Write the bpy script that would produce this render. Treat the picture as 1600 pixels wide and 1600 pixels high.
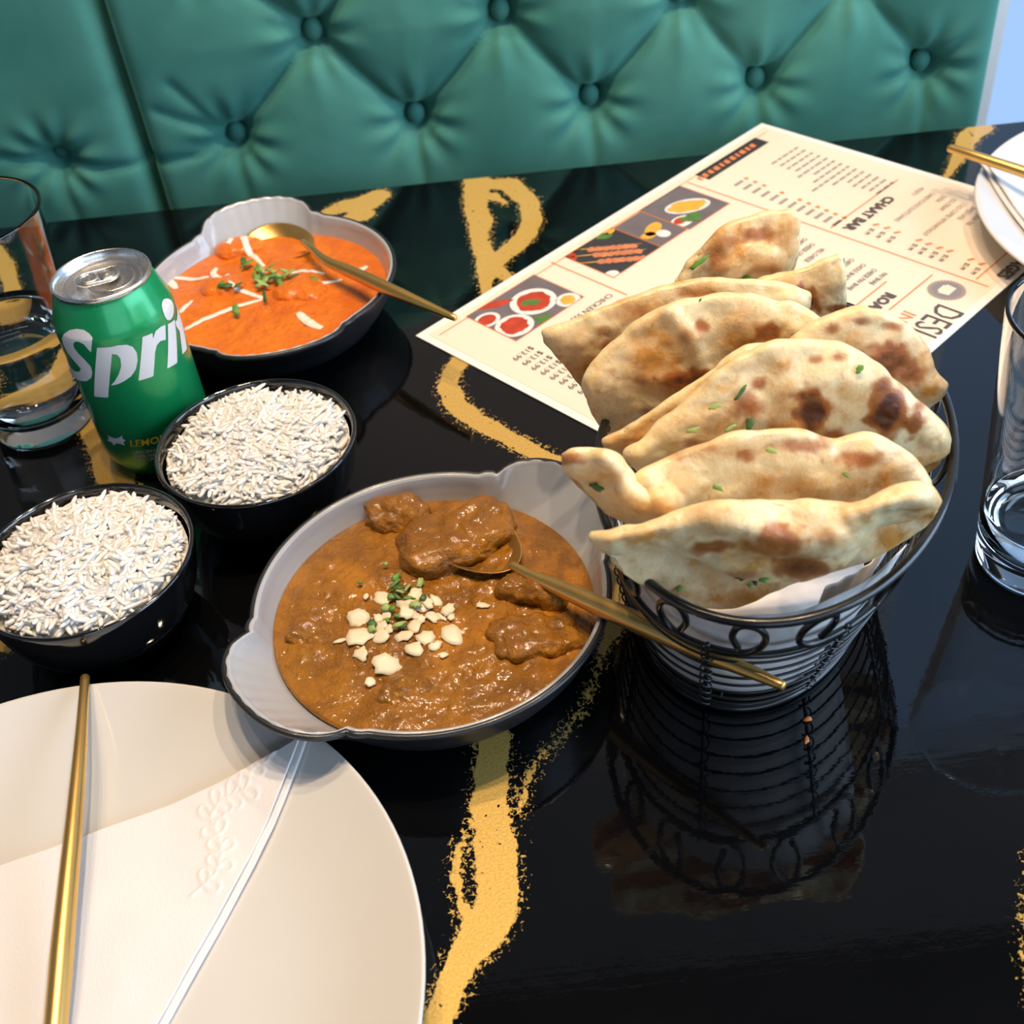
import bpy, bmesh, math, random
import numpy as np
from math import sin, cos, pi, radians, sqrt, atan2, hypot, exp
from mathutils import Vector, Matrix, noise

random.seed(7)
rng = np.random.default_rng(7)
for o in list(bpy.data.objects):
    bpy.data.objects.remove(o)
scene = bpy.context.scene
COL = scene.collection

# ------------------------------------------------------------------ camera
F, PITCH, ROLL, CAMH = 1835.6, 0.741, -0.1162, 0.4392
fwd = Vector((0, cos(PITCH), -sin(PITCH)))
_up = Vector((0, sin(PITCH), cos(PITCH)))
_rt = Vector((1, 0, 0))
RT = _rt * cos(ROLL) + _up * sin(ROLL)
UP = -_rt * sin(ROLL) + _up * cos(ROLL)
CAM = Vector((0, 0, CAMH))
cd = bpy.data.cameras.new('camera')
cam = bpy.data.objects.new('camera', cd)
COL.objects.link(cam)
M = Matrix((RT, UP, -fwd)).transposed().to_4x4()
M.translation = CAM
cam.matrix_world = M
cd.sensor_width = 36.0
cd.lens = F / 1600.0 * 36.0
cd.clip_start = 0.01
cd.dof.use_dof = True
cd.dof.focus_distance = 0.57
cd.dof.aperture_fstop = 13.0
scene.camera = cam

# ------------------------------------------------------------------ view, world, lights
vs = scene.view_settings
vs.view_transform = 'Standard'
vs.look = 'None'
vs.exposure = 0.12
vs.gamma = 1.0
vs.use_curve_mapping = False
scene.cycles.use_denoising = True
scene.cycles.use_adaptive_sampling = True
scene.cycles.adaptive_threshold = 0.03
scene.cycles.max_bounces = 9
scene.cycles.diffuse_bounces = 3
scene.cycles.glossy_bounces = 4
scene.cycles.transmission_bounces = 9
scene.cycles.caustics_reflective = False
scene.cycles.caustics_refractive = False
scene.cycles.sample_clamp_indirect = 6.0

w = bpy.data.worlds.new('world')
scene.world = w
w.use_nodes = True
w.node_tree.nodes['Background'].inputs[0].default_value = (0.36, 0.57, 0.92, 1)
w.node_tree.nodes['Background'].inputs[1].default_value = 1.0


def area(name, loc, target, sx, sy, power, color):
    l = bpy.data.lights.new(name, 'AREA')
    l.shape = 'RECTANGLE'
    l.size, l.size_y, l.energy, l.color = sx, sy, power, color
    o = bpy.data.objects.new(name, l)
    COL.objects.link(o)
    o.location = loc
    o.rotation_euler = (Vector(target) - Vector(loc)).to_track_quat('-Z', 'Y').to_euler()
    return o


def spot(name, loc, target, power, color, size=70, rad=0.03, blend=0.6):
    l = bpy.data.lights.new(name, 'SPOT')
    l.energy, l.color, l.spot_size, l.spot_blend, l.shadow_soft_size = power, color, radians(size), blend, rad
    o = bpy.data.objects.new(name, l)
    COL.objects.link(o)
    o.location = loc
    o.rotation_euler = (Vector(target) - Vector(loc)).to_track_quat('-Z', 'Y').to_euler()
    return o


# daylight through the big window in the right wall, and the shop front behind the camera
area('window_daylight', (2.12, -0.2, 0.75), (0.0, 0.3, 0.0), 2.3, 1.7, 60, (0.58, 0.78, 1.0))
area('shop_front_daylight', (0.9, -2.35, 0.9), (0.0, 0.5, 0.0), 2.4, 1.7, 13, (0.80, 0.90, 1.0))
# warm ceiling spots over the table
WARM = (1.0, 0.76, 0.52)
for lx, ly, tx, ty, pw in ((-0.42, 0.42, -0.30, 0.46, 9), (-0.12, 0.46, -0.08, 0.46, 18), (-0.28, 0.74, -0.20, 0.62, 24), (0.18, 0.50, 0.12, 0.46, 38), (0.10, 0.80, 0.10, 0.72, 26), (0.56, 0.52, 0.42, 0.68, 40)):
    spot('ceiling_spot', (lx, ly, 1.78), (tx, ty, 0), pw, WARM, 62, 0.022)


# ------------------------------------------------------------------ pixel helpers (1600 px frame)
def ray(x, y):
    return fwd + RT * ((x - 800) / F) - UP * ((y - 800) / F)


def tz(x, y, z=0.0):
    d = ray(x, y)
    return CAM + d * ((z - CAMH) / d.z)


def on_plane(x, y, P, n):
    d = ray(x, y)
    return CAM + d * ((Vector(P) - CAM).dot(n) / d.dot(n))


def pr(P):
    d = Vector(P) - CAM
    z = d.dot(fwd)
    return (800 + F * d.dot(RT) / z, 800 - F * d.dot(UP) / z)


def pxm(P, px):            # length in metres of px pixels at the depth of P
    return px * (Vector(P) - CAM).dot(fwd) / F


def lerp_poly(pts, t):     # arc-length resample of a polyline of tuples at t in 0..1
    L = [0]
    for a, b in zip(pts, pts[1:]):
        L.append(L[-1] + sqrt(sum((q - p) ** 2 for p, q in zip(a, b))))
    s = t * L[-1]
    for i in range(len(pts) - 1):
        if s <= L[i + 1] or i == len(pts) - 2:
            k = 0 if L[i + 1] == L[i] else (s - L[i]) / (L[i + 1] - L[i])
            return tuple(p + (q - p) * k for p, q in zip(pts[i], pts[i + 1]))


def smooth_poly(pts, n):   # Catmull-Rom through the points, n samples
    P = [np.array(p, float) for p in pts]
    P = [2 * P[0] - P[1]] + P + [2 * P[-1] - P[-2]]
    out = []
    m = len(P) - 3
    for i in range(n):
        t = i / (n - 1) * m
        k = min(int(t), m - 1)
        u = t - k
        a, b, c, d = P[k:k + 4]
        out.append(0.5 * ((2 * b) + (c - a) * u + (2 * a - 5 * b + 4 * c - d) * u * u + (3 * b - a - 3 * c + d) * u ** 3))
    return out


# ------------------------------------------------------------------ material helpers
class NT:
    def __init__(self, name):
        self.m = bpy.data.materials.new(name)
        self.m.use_nodes = True
        self.t = self.m.node_tree
        self.b = self.t.nodes['Principled BSDF']
        self._c = None

    def n(self, typ, **kw):
        o = self.t.nodes.new(typ)
        for k, v in kw.items():
            setattr(o, k, v)
        return o

    def put(self, sock, v):
        if isinstance(v, bpy.types.NodeSocket):
            self.t.links.new(v, sock)
        elif v is not None:
            if hasattr(sock.default_value, '__len__') and not hasattr(v, '__len__'):
                v = (v, v, v)
            if hasattr(v, '__len__') and len(sock.default_value) == 4 and len(v) == 3:
                v = (*v, 1)
            sock.default_value = v

    def set(self, **kw):
        for k, v in kw.items():
            self.put(self.b.inputs[k.replace('_', ' ')], v)
        return self

    def coord(self):
        if self._c is None:
            self._c = self.n('ShaderNodeTexCoord').outputs['Object']
        return self._c

    def noise(self, scale, detail=3, rough=0.5, vec=None, dist=0.0):
        o = self.n('ShaderNodeTexNoise')
        self.put(o.inputs['Vector'], vec or self.coord())
        o.inputs['Scale'].default_value = scale
        o.inputs['Detail'].default_value = detail
        o.inputs['Roughness'].default_value = rough
        o.inputs['Distortion'].default_value = dist
        return o.outputs['Fac']

    def voro(self, scale, feature='F1', out='Distance', vec=None):
        o = self.n('ShaderNodeTexVoronoi', feature=feature)
        self.put(o.inputs['Vector'], vec or self.coord())
        o.inputs['Scale'].default_value = scale
        return o.outputs[out]

    def math(self, op, a, b=None, c=None, clamp=False):
        o = self.n('ShaderNodeMath', operation=op, use_clamp=clamp)
        for i, v in enumerate((a, b, c)):
            if v is not None:
                self.put(o.inputs[i], v)
        return o.outputs[0]

    def rng(self, v, a, b, c=0.0, d=1.0):
        o = self.n('ShaderNodeMapRange')
        o.interpolation_type = 'SMOOTHSTEP'
        self.put(o.inputs[0], v)
        for i, q in enumerate((a, b, c, d)):
            self.put(o.inputs[i + 1], q)
        return o.outputs[0]

    def mix(self, f, a, b):
        o = self.n('ShaderNodeMix', data_type='RGBA')
        self.put(o.inputs[0], f)
        self.put(o.inputs[6], a)
        self.put(o.inputs[7], b)
        return o.outputs[2]

    def attr(self, name):
        return self.n('ShaderNodeAttribute', attribute_name=name).outputs['Fac']

    def scaled(self, s):
        o = self.n('ShaderNodeMapping')
        self.put(o.inputs['Vector'], self.coord())
        o.inputs['Scale'].default_value = s
        return o.outputs[0]

    def bump(self, h, strength=0.3, dist=0.001, normal=None):
        o = self.n('ShaderNodeBump')
        o.inputs['Strength'].default_value = strength
        o.inputs['Distance'].default_value = dist
        self.put(o.inputs['Height'], h)
        if normal is not None:
            self.put(o.inputs['Normal'], normal)
        return o.outputs[0]


def simple(name, col, rough=0.5, metal=0.0, bump=None, vary=0.0, vscale=30, **kw):
    t = NT(name)
    c = col
    if vary:
        c = t.mix(t.noise(vscale, 4), tuple(max(0, x * (1 - vary)) for x in col), tuple(min(1, x * (1 + vary)) for x in col))
    t.set(Base_Color=c, Roughness=rough, Metallic=metal, **kw)
    if bump:
        t.set(Normal=t.bump(t.noise(bump[0], 4), bump[1], bump[2]))
    return t.m


# ------------------------------------------------------------------ object helpers
def wloc(o):
    v = Vector((0, 0, 0))
    while o is not None:
        v += o.location
        o = o.parent
    return v


def tag(o, label=None, cat=None, group=None, kind=None):
    if label: o['label'] = label
    if cat: o['category'] = cat
    if group: o['group'] = group
    if kind: o['kind'] = kind
    return o


def thing(name, loc, label, cat, group=None):
    o = bpy.data.objects.new(name, None)
    o.empty_display_size = 0.02
    COL.objects.link(o)
    o.location = loc
    return tag(o, label, cat, group)


def obj(name, V, Fc, m, parent=None, smooth=True, loc=None, attrs=None):
    """one mesh object from WORLD-space vertices; origin at loc (or the parent's)"""
    base = wloc(parent) if parent else Vector((0, 0, 0))
    org = Vector(loc) if loc is not None else base
    V = np.asarray([tuple(v) for v in V] if not isinstance(V, np.ndarray) else V, float) - np.array(org)
    me = bpy.data.meshes.new(name)
    me.from_pydata(V.tolist(), [], [tuple(int(i) for i in f) for f in Fc])
    me.update()
    if smooth:
        me.polygons.foreach_set('use_smooth', [True] * len(me.polygons))
    if attrs:
        for k, a in attrs.items():
            at = me.attributes.new(k, 'FLOAT', 'POINT')
            at.data.foreach_set('value', np.asarray(a, np.float32))
    if m: me.materials.append(m)
    o = bpy.data.objects.new(name, me)
    COL.objects.link(o)
    if parent: o.parent = parent
    o.location = org - base
    return o


def fix_normals(o):
    bm = bmesh.new(); bm.from_mesh(o.data)
    bmesh.ops.recalc_face_normals(bm, faces=bm.faces)
    bm.to_mesh(o.data); bm.free()
    return o


def edge_split_smooth(o, ang=40):
    md = o.modifiers.new('edges', 'EDGE_SPLIT')
    md.split_angle = radians(ang)
    return o


def lathe(prof, c, n=64, close=False):
    V, Fc = [], []
    c = Vector(c)
    for r, z in prof:
        for i in range(n):
            a = 2 * pi * i / n
            V.append((c.x + r * cos(a), c.y + r * sin(a), c.z + z))
    m = len(prof)
    for j in range(m - 1 + (1 if close else 0)):
        for i in range(n):
            k = (i + 1) % n
            j2 = (j + 1) % m
            Fc.append((j * n + i, j * n + k, j2 * n + k, j2 * n + i))
    return V, Fc


def tube(pts, rad, n=10, caps=True, closed=False, flat=1.0):
    """sweep; rad number or list; flat squeezes the section along its local up"""
    P = [Vector(p) for p in pts]
    m = len(P)
    R = rad if hasattr(rad, '__len__') else [rad] * m
    V, Fc = [], []
    prev = None
    for i, p in enumerate(P):
        if closed:
            d = P[(i + 1) % m] - P[i - 1]
        else:
            d = P[min(i + 1, m - 1)] - P[max(i - 1, 0)]
        d.normalize()
        if prev is None:
            u = Vector((0, 0, 1))
            if abs(d.z) > 0.9: u = Vector((1, 0, 0))
        else:
            u = prev
        u = (u - d * u.dot(d)).normalized()
        prev = u
        s = d.cross(u)
        for k in range(n):
            a = 2 * pi * k / n
            V.append(p + (s * cos(a) + u * (sin(a) * flat)) * R[i])
    for i in range(m if closed else m - 1):
        i2 = (i + 1) % m
        for k in range(n):
            k2 = (k + 1) % n
            Fc.append((i * n + k, i2 * n + k, i2 * n + k2, i * n + k2))
    if caps and not closed:
        Fc.append(tuple(range(n)))
        Fc.append(tuple(range((m - 1) * n, m * n))[::-1])
    return V, Fc


def box(x0, x1, y0, y1, z0, z1):
    V = [(x, y, z) for x in (x0, x1) for y in (y0, y1) for z in (z0, z1)]
    Fc = [(0, 1, 3, 2), (4, 6, 7, 5), (0, 4, 5, 1), (2, 3, 7, 6), (0, 2, 6, 4), (1, 5, 7, 3)]
    return V, Fc


def join(*VF):
    V, Fc = [], []
    for v, f in VF:
        k = len(V)
        V += list(v)
        Fc += [tuple(i + k for i in q) for q in f]
    return V, Fc


def gridf(nu, nv):
    return [(i * nv + j, (i + 1) * nv + j, (i + 1) * nv + j + 1, i * nv + j + 1) for i in range(nu - 1) for j in range(nv - 1)]


def sstep(a, b, x):
    t = np.clip((x - a) / (b - a), 0, 1)
    return t * t * (3 - 2 * t)


def seg_dist(X, Y, ax, ay, bx, by):
    dx, dy = bx - ax, by - ay
    t = np.clip(((X - ax) * dx + (Y - ay) * dy) / (dx * dx + dy * dy + 1e-12), 0, 1)
    return np.hypot(X - ax - t * dx, Y - ay - t * dy), t


def text_mesh(s, size=1.0, shear=0.0, bold=0.0):
    """flat text outline as (verts2d, faces); origin at the start of the baseline"""
    cu = bpy.data.curves.new('lettering', 'FONT')
    cu.body = s
    cu.size = size
    cu.shear = shear
    cu.offset = bold
    cu.resolution_u = 2
    o = bpy.data.objects.new('lettering', cu)
    COL.objects.link(o)
    dg = bpy.context.evaluated_depsgraph_get()
    me = o.evaluated_get(dg).to_mesh()
    V = [(v.co.x, v.co.y) for v in me.vertices]
    Fc = [tuple(p.vertices) for p in me.polygons]
    o.evaluated_get(dg).to_mesh_clear()
    bpy.data.objects.remove(o)
    bpy.data.curves.remove(cu)
    return V, Fc

# ================================================================== THE SETTING
FLOORZ, CEILZ = -0.75, 1.85
m_floor = simple('floor_boards', (0.11, 0.085, 0.065), 0.5, vary=0.3, vscale=6)
m_ceil = simple('ceiling_paint', (0.085, 0.075, 0.068), 0.9, bump=(60, 0.1, 0.002))
m_wall = simple('wall_paint', (0.50, 0.52, 0.55), 0.85, bump=(120, 0.1, 0.001))
m_wallb = simple('taupe_wall_paint', (0.33, 0.28, 0.25), 0.85, bump=(120, 0.1, 0.001))
m_frame = simple('window_frame_paint', (0.05, 0.05, 0.055), 0.4, bump=(200, 0.05, 0.0005))
WX0, WX1, WY0, WY1 = -2.3, 2.2, -2.45, 1.10


def struct(name, VF, m, parent=None):
    o = obj(name, *VF, m, parent, smooth=False)
    if parent is None: o['kind'] = 'structure'
    return o


struct('floor', box(WX0, WX1, WY0, WY1, FLOORZ - 0.05, FLOORZ), m_floor)
struct('ceiling', box(WX0, WX1, WY0, WY1, CEILZ, CEILZ + 0.05), m_ceil)
bx0, bx1, bz0, bz1 = 0.50, 1.75, -0.30, 1.25       # tall window beyond the end of the bench
struct('wall_back', join(box(WX0, bx0, WY1, WY1 + 0.08, FLOORZ, CEILZ), box(bx1, WX1, WY1, WY1 + 0.08, FLOORZ, CEILZ),
                         box(bx0, bx1, WY1, WY1 + 0.08, FLOORZ, bz0), box(bx0, bx1, WY1, WY1 + 0.08, bz1, CEILZ)), m_wallb)
struct('window_3', join(box(bx0, bx0 + 0.03, WY1 + 0.02, WY1 + 0.07, bz0, bz1), box(bx1 - 0.03, bx1, WY1 + 0.02, WY1 + 0.07, bz0, bz1),
                        box(bx0, bx1, WY1 + 0.02, WY1 + 0.07, bz0, bz0 + 0.03), box(bx0, bx1, WY1 + 0.02, WY1 + 0.07, bz1 - 0.03, bz1)),
       simple('white_window_frame', (0.75, 0.77, 0.80), 0.5, bump=(200, 0.05, 0.0005)))
struct('wall_left', box(WX0 - 0.08, WX0, WY0, WY1, FLOORZ, CEILZ), m_wall)
# right and front walls, each with a window opening
a, b, c, d = -1.35, 0.95, -0.1, 1.6
struct('wall_right', join(box(WX1, WX1 + 0.08, WY0, a, FLOORZ, CEILZ), box(WX1, WX1 + 0.08, b, WY1, FLOORZ, CEILZ),
                          box(WX1, WX1 + 0.08, a, b, FLOORZ, c), box(WX1, WX1 + 0.08, a, b, d, CEILZ)), m_wall)
wn = struct('window_1', join(box(WX1, WX1 + 0.06, a, a + 0.05, c, d), box(WX1, WX1 + 0.06, b - 0.05, b, c, d),
                             box(WX1, WX1 + 0.06, a, b, c, c + 0.05), box(WX1, WX1 + 0.06, a, b, d - 0.05, d),
                             box(WX1, WX1 + 0.06, -0.23, -0.18, c, d)), m_frame)
a, b = -0.3, 2.1
struct('wall_front', join(box(WX0, a, WY0 - 0.08, WY0, FLOORZ, CEILZ), box(b, WX1, WY0 - 0.08, WY0, FLOORZ, CEILZ),
                          box(a, b, WY0 - 0.08, WY0, FLOORZ, c), box(a, b, WY0 - 0.08, WY0, d, CEILZ)), m_wall)
struct('window_2', join(box(a, a + 0.05, WY0 - 0.06, WY0, c, d), box(b - 0.05, b, WY0 - 0.06, WY0, c, d),
                        box(a, b, WY0 - 0.06, WY0, c, c + 0.05), box(a, b, WY0 - 0.06, WY0, d - 0.05, d),
                        box(0.88, 0.93, WY0 - 0.06, WY0, c, d)), m_frame)

# ================================================================== TABLE
EA, EB = tz(80, 347), tz(1600, 190)
ED = (EB - EA).normalized()                      # along the far edge
EN = Vector((ED.y, -ED.x, 0))                    # from the far edge towards the camera


def epos(s, off, z):                             # s along the edge, off towards the bench
    return EA + ED * s - EN * off + Vector((0, 0, z))


t = NT('black_lacquer_with_gold_veins')
d_ = t.attr('vein')
fine = t.noise(420, 3, 0.6)
mid = t.noise(95, 3, 0.6)
wob = t.math('ADD', t.math('MULTIPLY', t.math('SUBTRACT', mid, 0.5), 0.006), t.math('MULTIPLY', t.math('SUBTRACT', fine, 0.5), 0.0035))
dd = t.math('ADD', d_, wob)
solid = t.rng(dd, 0.0003, -0.0003)
hole = t.rng(t.noise(260, 2, 0.5), 0.27, 0.30)
solid = t.math('MULTIPLY', solid, hole)
crk = t.voro(330, 'DISTANCE_TO_EDGE', 'Distance')
spk = t.math('ADD', t.noise(300, 4, 0.75, dist=0.6), t.math('MULTIPLY', t.rng(crk, 0.0, 0.12), -0.10))
thr = t.rng(d_, 0.0, 0.0095, 0.465, 0.69)
speck = t.math('MULTIPLY', t.rng(t.math('SUBTRACT', spk, thr), 0.0, 0.03), t.rng(d_, 0.0115, 0.007))
gold = t.math('MAXIMUM', solid, t.math('MULTIPLY', speck, 0.85))
glit = t.noise(900, 2, 0.7)
gcol = t.mix(glit, (0.36, 0.205, 0.040), (0.86, 0.58, 0.17))
black = t.mix(t.noise(14, 4), (0.0012, 0.0014, 0.002), (0.0035, 0.0038, 0.0045))
scr = t.noise(160, 4, 0.6, vec=t.scaled((0.06, 1.0, 1.0)))
wv = t.noise(120, 3, 0.6)
t.set(Base_Color=t.mix(gold, black, gcol), Metallic=t.math('MULTIPLY', gold, 0.15),
      Roughness=t.mix(gold, (0.16,) * 3, (0.42,) * 3), Specular_IOR_Level=0.0, Coat_Weight=1.0, Coat_Roughness=0.035, Coat_IOR=1.5,
      Coat_Normal=t.bump(scr, 0.06, 0.0006, t.bump(wv, 0.035, 0.0012)), Normal=t.bump(t.math('MULTIPLY', glit, gold), 0.5, 0.0004))
m_table = t.m

VEINS = [   # polylines of (px, py, width px) traced on the table top
    [(772, 1150, 46), (768, 1200, 50), (765, 1265, 58), (775, 1330, 66), (778, 1400, 66), (760, 1450, 70), (730, 1490, 56), (705, 1540, 46), (680, 1600, 44), (650, 1660, 40)],
    [(738, 1280, 10), (718, 1320, 9), (712, 1370, 10), (722, 1418, 18), (745, 1440, 30)],
    [(800, 1294, 6), (815, 1265, 9), (822, 1225, 8), (835, 1195, 8), (862, 1165, 7), (890, 1135, 7), (915, 1095, 6), (930, 1055, 5), (945, 1010, 5)],
    [(745, 500, 24), (735, 545, 28), (706, 580, 30), (700, 605, 32), (712, 632, 36), (745, 658, 34), (790, 682, 30), (850, 714, 30), (895, 735, 30), (930, 768, 34), (952, 820, 36), (950, 880, 40), (962, 920, 30), (958, 990, 26), (940, 1015, 10)],
    [(745, 282, 40), (742, 325, 34), (752, 350, 40), (750, 375, 30), (758, 400, 30), (762, 420, 34), (758, 455, 12), (755, 475, 10)],
    [(745, 288, 34), (795, 287, 36), (826, 315, 32), (832, 345, 30), (818, 372, 34), (795, 392, 34), (768, 415, 30), (790, 432, 22), (806, 442, 16), (820, 458, 12)],
    [(770, 306, 20), (790, 318, 8)],
    [(500, 336, 16), (540, 322, 40), (570, 318, 52), (590, 306, 40)],
    [(540, 345, 30), (565, 335, 40)],
    [(-60, 360, 40), (-10, 385, 36), (15, 410, 30), (30, 470, 26), (60, 540, 30), (100, 600, 36), (140, 650, 44), (165, 700, 52), (180, 740, 60), (195, 780, 40)],
    [(-40, 560, 40), (20, 575, 30), (90, 610, 24)],
    [(-60, 985, 40), (-15, 1005, 30), (12, 1015, 14)],
    [(1535, 200, 34), (1515, 212, 34), (1503, 235, 24), (1490, 258, 16), (1478, 278, 8), (1470, 290, 5)],
    [(1625, 1330, 20), (1616, 1400, 26), (1618, 1480, 34), (1622, 1560, 24), (1640, 1620, 20)],
    [(930, 735, 10), (945, 700, 8), (975, 660, 8)],
]
HOLES = [[(738, 1300, 7), (730, 1340, 12), (732, 1390, 10), (736, 1415, 6)], [(775, 318, 10), (778, 340, 12), (770, 358, 10), (764, 375, 6)], [(1517, 207, 6), (1518, 212, 8)]]
TX0, TX1 = -0.62, 1.25          # along ED from EA
TY1 = 0.92                      # depth towards the camera
step = 0.0025
ns, nt_ = int((TX1 - TX0) / step) + 1, int(TY1 / step) + 1
S, T = np.meshgrid(np.linspace(TX0, TX1, ns), np.linspace(0.0, TY1, nt_), indexing='ij')
GX = EA.x + ED.x * S + EN.x * T
GY = EA.y + ED.y * S + EN.y * T
SD = np.full(GX.shape, 0.05)


def stroke_field(strokes, base, sign):
    for st in strokes:
        W3 = [(tz(x, y), w) for x, y, w in st]
        W3 = [(p.x, p.y, pxm(p, w) / 2) for p, w in W3]
        for A, B in zip(W3, W3[1:]):
            q, k = seg_dist(GX, GY, A[0], A[1], B[0], B[1])
            q = q - (A[2] + (B[2] - A[2]) * k)
            base = np.minimum(base, q) if sign > 0 else np.maximum(base, -q)
    return base


SD = stroke_field(VEINS, SD, 1)
SD = stroke_field(HOLES, SD, -1)
NV = ns * nt_
V = np.stack([GX.ravel(), GY.ravel(), np.zeros(NV)], 1)
ii, jj = np.meshgrid(np.arange(ns - 1), np.arange(nt_ - 1), indexing='ij')
q = (ii * nt_ + jj).ravel()
Fq = np.stack([q, q + 1, q + nt_ + 1, q + nt_], 1)[:, ::-1]
table = thing('restaurant_table', epos(0.33, -0.46, FLOORZ), 'glossy black lacquered table top with gold veins under the food', 'table')
me = bpy.data.meshes.new('table_top')
me.vertices.add(NV)
base = wloc(table)
me.vertices.foreach_set('co', (V - np.array(base)).ravel())
nf = len(Fq)
me.loops.add(nf * 4)
me.loops.foreach_set('vertex_index', Fq[:, ::-1].ravel())
me.polygons.add(nf)
me.polygons.foreach_set('loop_start', np.arange(nf) * 4)
me.polygons.foreach_set('loop_total', np.full(nf, 4))
me.update(calc_edges=True)
at = me.attributes.new('vein', 'FLOAT', 'POINT')
at.data.foreach_set('value', SD.ravel().astype(np.float32))
me.materials.append(m_table)
o = bpy.data.objects.new('table_top', me)
COL.objects.link(o)
o.parent = table
m_black = simple('black_painted_wood', (0.006, 0.006, 0.007), 0.25, bump=(40, 0.1, 0.0005))


def ebox(s0, s1, t0, t1, z0, z1):     # box aligned with the table edge
    V = [epos(s, -tt, z) for s in (s0, s1) for tt in (t0, t1) for z in (z0, z1)]
    return V, box(0, 1, 0, 1, 0, 1)[1]


fix_normals(obj('table_core', *ebox(TX0, TX1, 0.0, TY1, -0.045, -0.0006), m_black, table, smooth=False))
fix_normals(obj('table_leg', *ebox(0.27, 0.39, 0.40, 0.52, FLOORZ + 0.02, -0.045), m_black, table, smooth=False))
fix_normals(obj('table_foot', *ebox(0.05, 0.61, 0.20, 0.72, FLOORZ, FLOORZ + 0.02), m_black, table, smooth=False))

# ================================================================== BANQUETTE
t = NT('green_velvet')
nap_ = t.noise(9, 4, 0.6, dist=0.5)
fib = t.noise(900, 2)
t.set(Base_Color=t.mix(t.rng(nap_, 0.3, 0.7), (0.050, 0.205, 0.168), (0.078, 0.275, 0.228)), Roughness=0.75,
      Sheen_Weight=0.6, Sheen_Roughness=0.35, Sheen_Tint=(0.25, 0.75, 0.60), Specular_IOR_Level=0.2,
      Normal=t.bump(fib, 0.15, 0.0005))
m_velvet = t.m
BOFF = 0.055                     # gap between the table edge and the bench back
ROW0, ROW1, DZ = 0.022, 0.100, 0.078
COLS0 = [-0.003, 0.147, 0.300, 0.448, 0.588, 0.727]
COLS1 = [0.228, 0.379, 0.524, 0.660]
SEAM, BEND, BTOP = 0.070, 0.785, 0.190
BTN = []
for k in range(4):
    z = ROW0 + k * DZ
    if k % 2 == 0:
        BTN += [(s, z) for s in COLS0]
    else:
        BTN += [(s, z) for s in COLS1]
BTN = [p for p in BTN if p[1] < 0.30 and not (p[0] < SEAM and p[1] > 0.05)]
SEGS = []
for (s, z) in BTN:
    for (s2, z2) in BTN:
        if 0.06 < z2 - z < 0.09 and abs(s2 - s) < 0.095:
            SEGS.append((s, z, s2, z2, 1.0))
SEGS += [(s, ROW0, s + 0.004, ROW0 - 0.25, 0.35) for s in COLS0]
SEGS += [(-0.003, ROW0, 0.03, 0.012, 0.6), (0.03, 0.012, 0.07, 0.009, 0.6), (0.07, 0.009, 0.115, 0.012, 0.6), (0.115, 0.012, 0.147, ROW0, 0.6),
         (-0.003, ROW0, -0.06, 0.033, 0.8), (0.147, ROW0, 0.108, 0.075, 0.5), (0.147, ROW0, 0.09, 0.055, 0.45)]


def bench_h(S, Z, s0, s1):
    dc = np.full(S.shape, 9.0)
    crease = np.zeros(S.shape)
    for (a, b, c, d, k) in SEGS:
        q, tt = seg_dist(S, Z, a, b, c, d)
        crease = np.maximum(crease, k * np.exp(-(q / 0.0042) ** 1.3))
        if k > 0.9:
            dc = np.minimum(dc, q)
    h = 0.010 * (1 - np.exp(-np.minimum(dc, 0.2) / 0.028))
    h -= 0.0062 * crease
    for (a, b) in BTN:
        r = np.hypot(S - a, Z - b)
        th = np.arctan2(Z - b, S - a)
        h -= 0.027 * np.exp(-(r / 0.0125) ** 1.4)
        h += 0.0016 * np.cos(th * 9 + a * 40) * np.exp(-((r - 0.026) / 0.016) ** 2)
    e = np.minimum(S - s0, s1 - S)
    h -= 0.034 * np.exp(-e / 0.0045)
    h -= 0.030 * np.exp(-(BTOP - Z) / 0.006)
    h += 0.0015 * np.sin(S * 31 + 2) * np.cos(Z * 23)
    return h


bench = thing('banquette', epos(0.2, 0.30, FLOORZ), 'green button-tufted velvet banquette along the far table edge', 'bench')
for (s0, s1) in ((-0.62, SEAM), (SEAM, BEND)):
    nu, nv = int((s1 - s0) / 0.0028), int(0.49 / 0.0030)
    Sg, Zg = np.meshgrid(np.linspace(s0, s1, nu), np.linspace(-0.30, BTOP, nv), indexing='ij')
    H = bench_h(Sg, Zg, s0, s1)
    off = BOFF + 0.018 - H
    X = EA.x + ED.x * Sg - EN.x * off
    Y = EA.y + ED.y * Sg - EN.y * off
    V = np.stack([X.ravel(), Y.ravel(), Zg.ravel()], 1)
    n0 = nu * nv
    bk = []
    ring = [i * nv for i in range(nu)] + [(nu - 1) * nv + j for j in range(1, nv)] + [i * nv + nv - 1 for i in range(nu - 2, -1, -1)] + [j for j in range(nv - 2, 0, -1)]
    Vb = V[ring].copy()
    sb = Sg.ravel()[ring]
    Vb[:, 0] = EA.x + ED.x * sb - EN.x * (BOFF + 0.10)
    Vb[:, 1] = EA.y + ED.y * sb - EN.y * (BOFF + 0.10)
    Fc = [f for f in gridf(nu, nv)]
    L = len(ring)
    Fc += [(ring[i], n0 + i, n0 + (i + 1) % L, ring[(i + 1) % L]) for i in range(L)]
    Fc.append(tuple(n0 + i for i in range(L)))
    fix_normals(obj('back_panel', np.concatenate([V, Vb]), Fc, m_velvet, bench))
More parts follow.
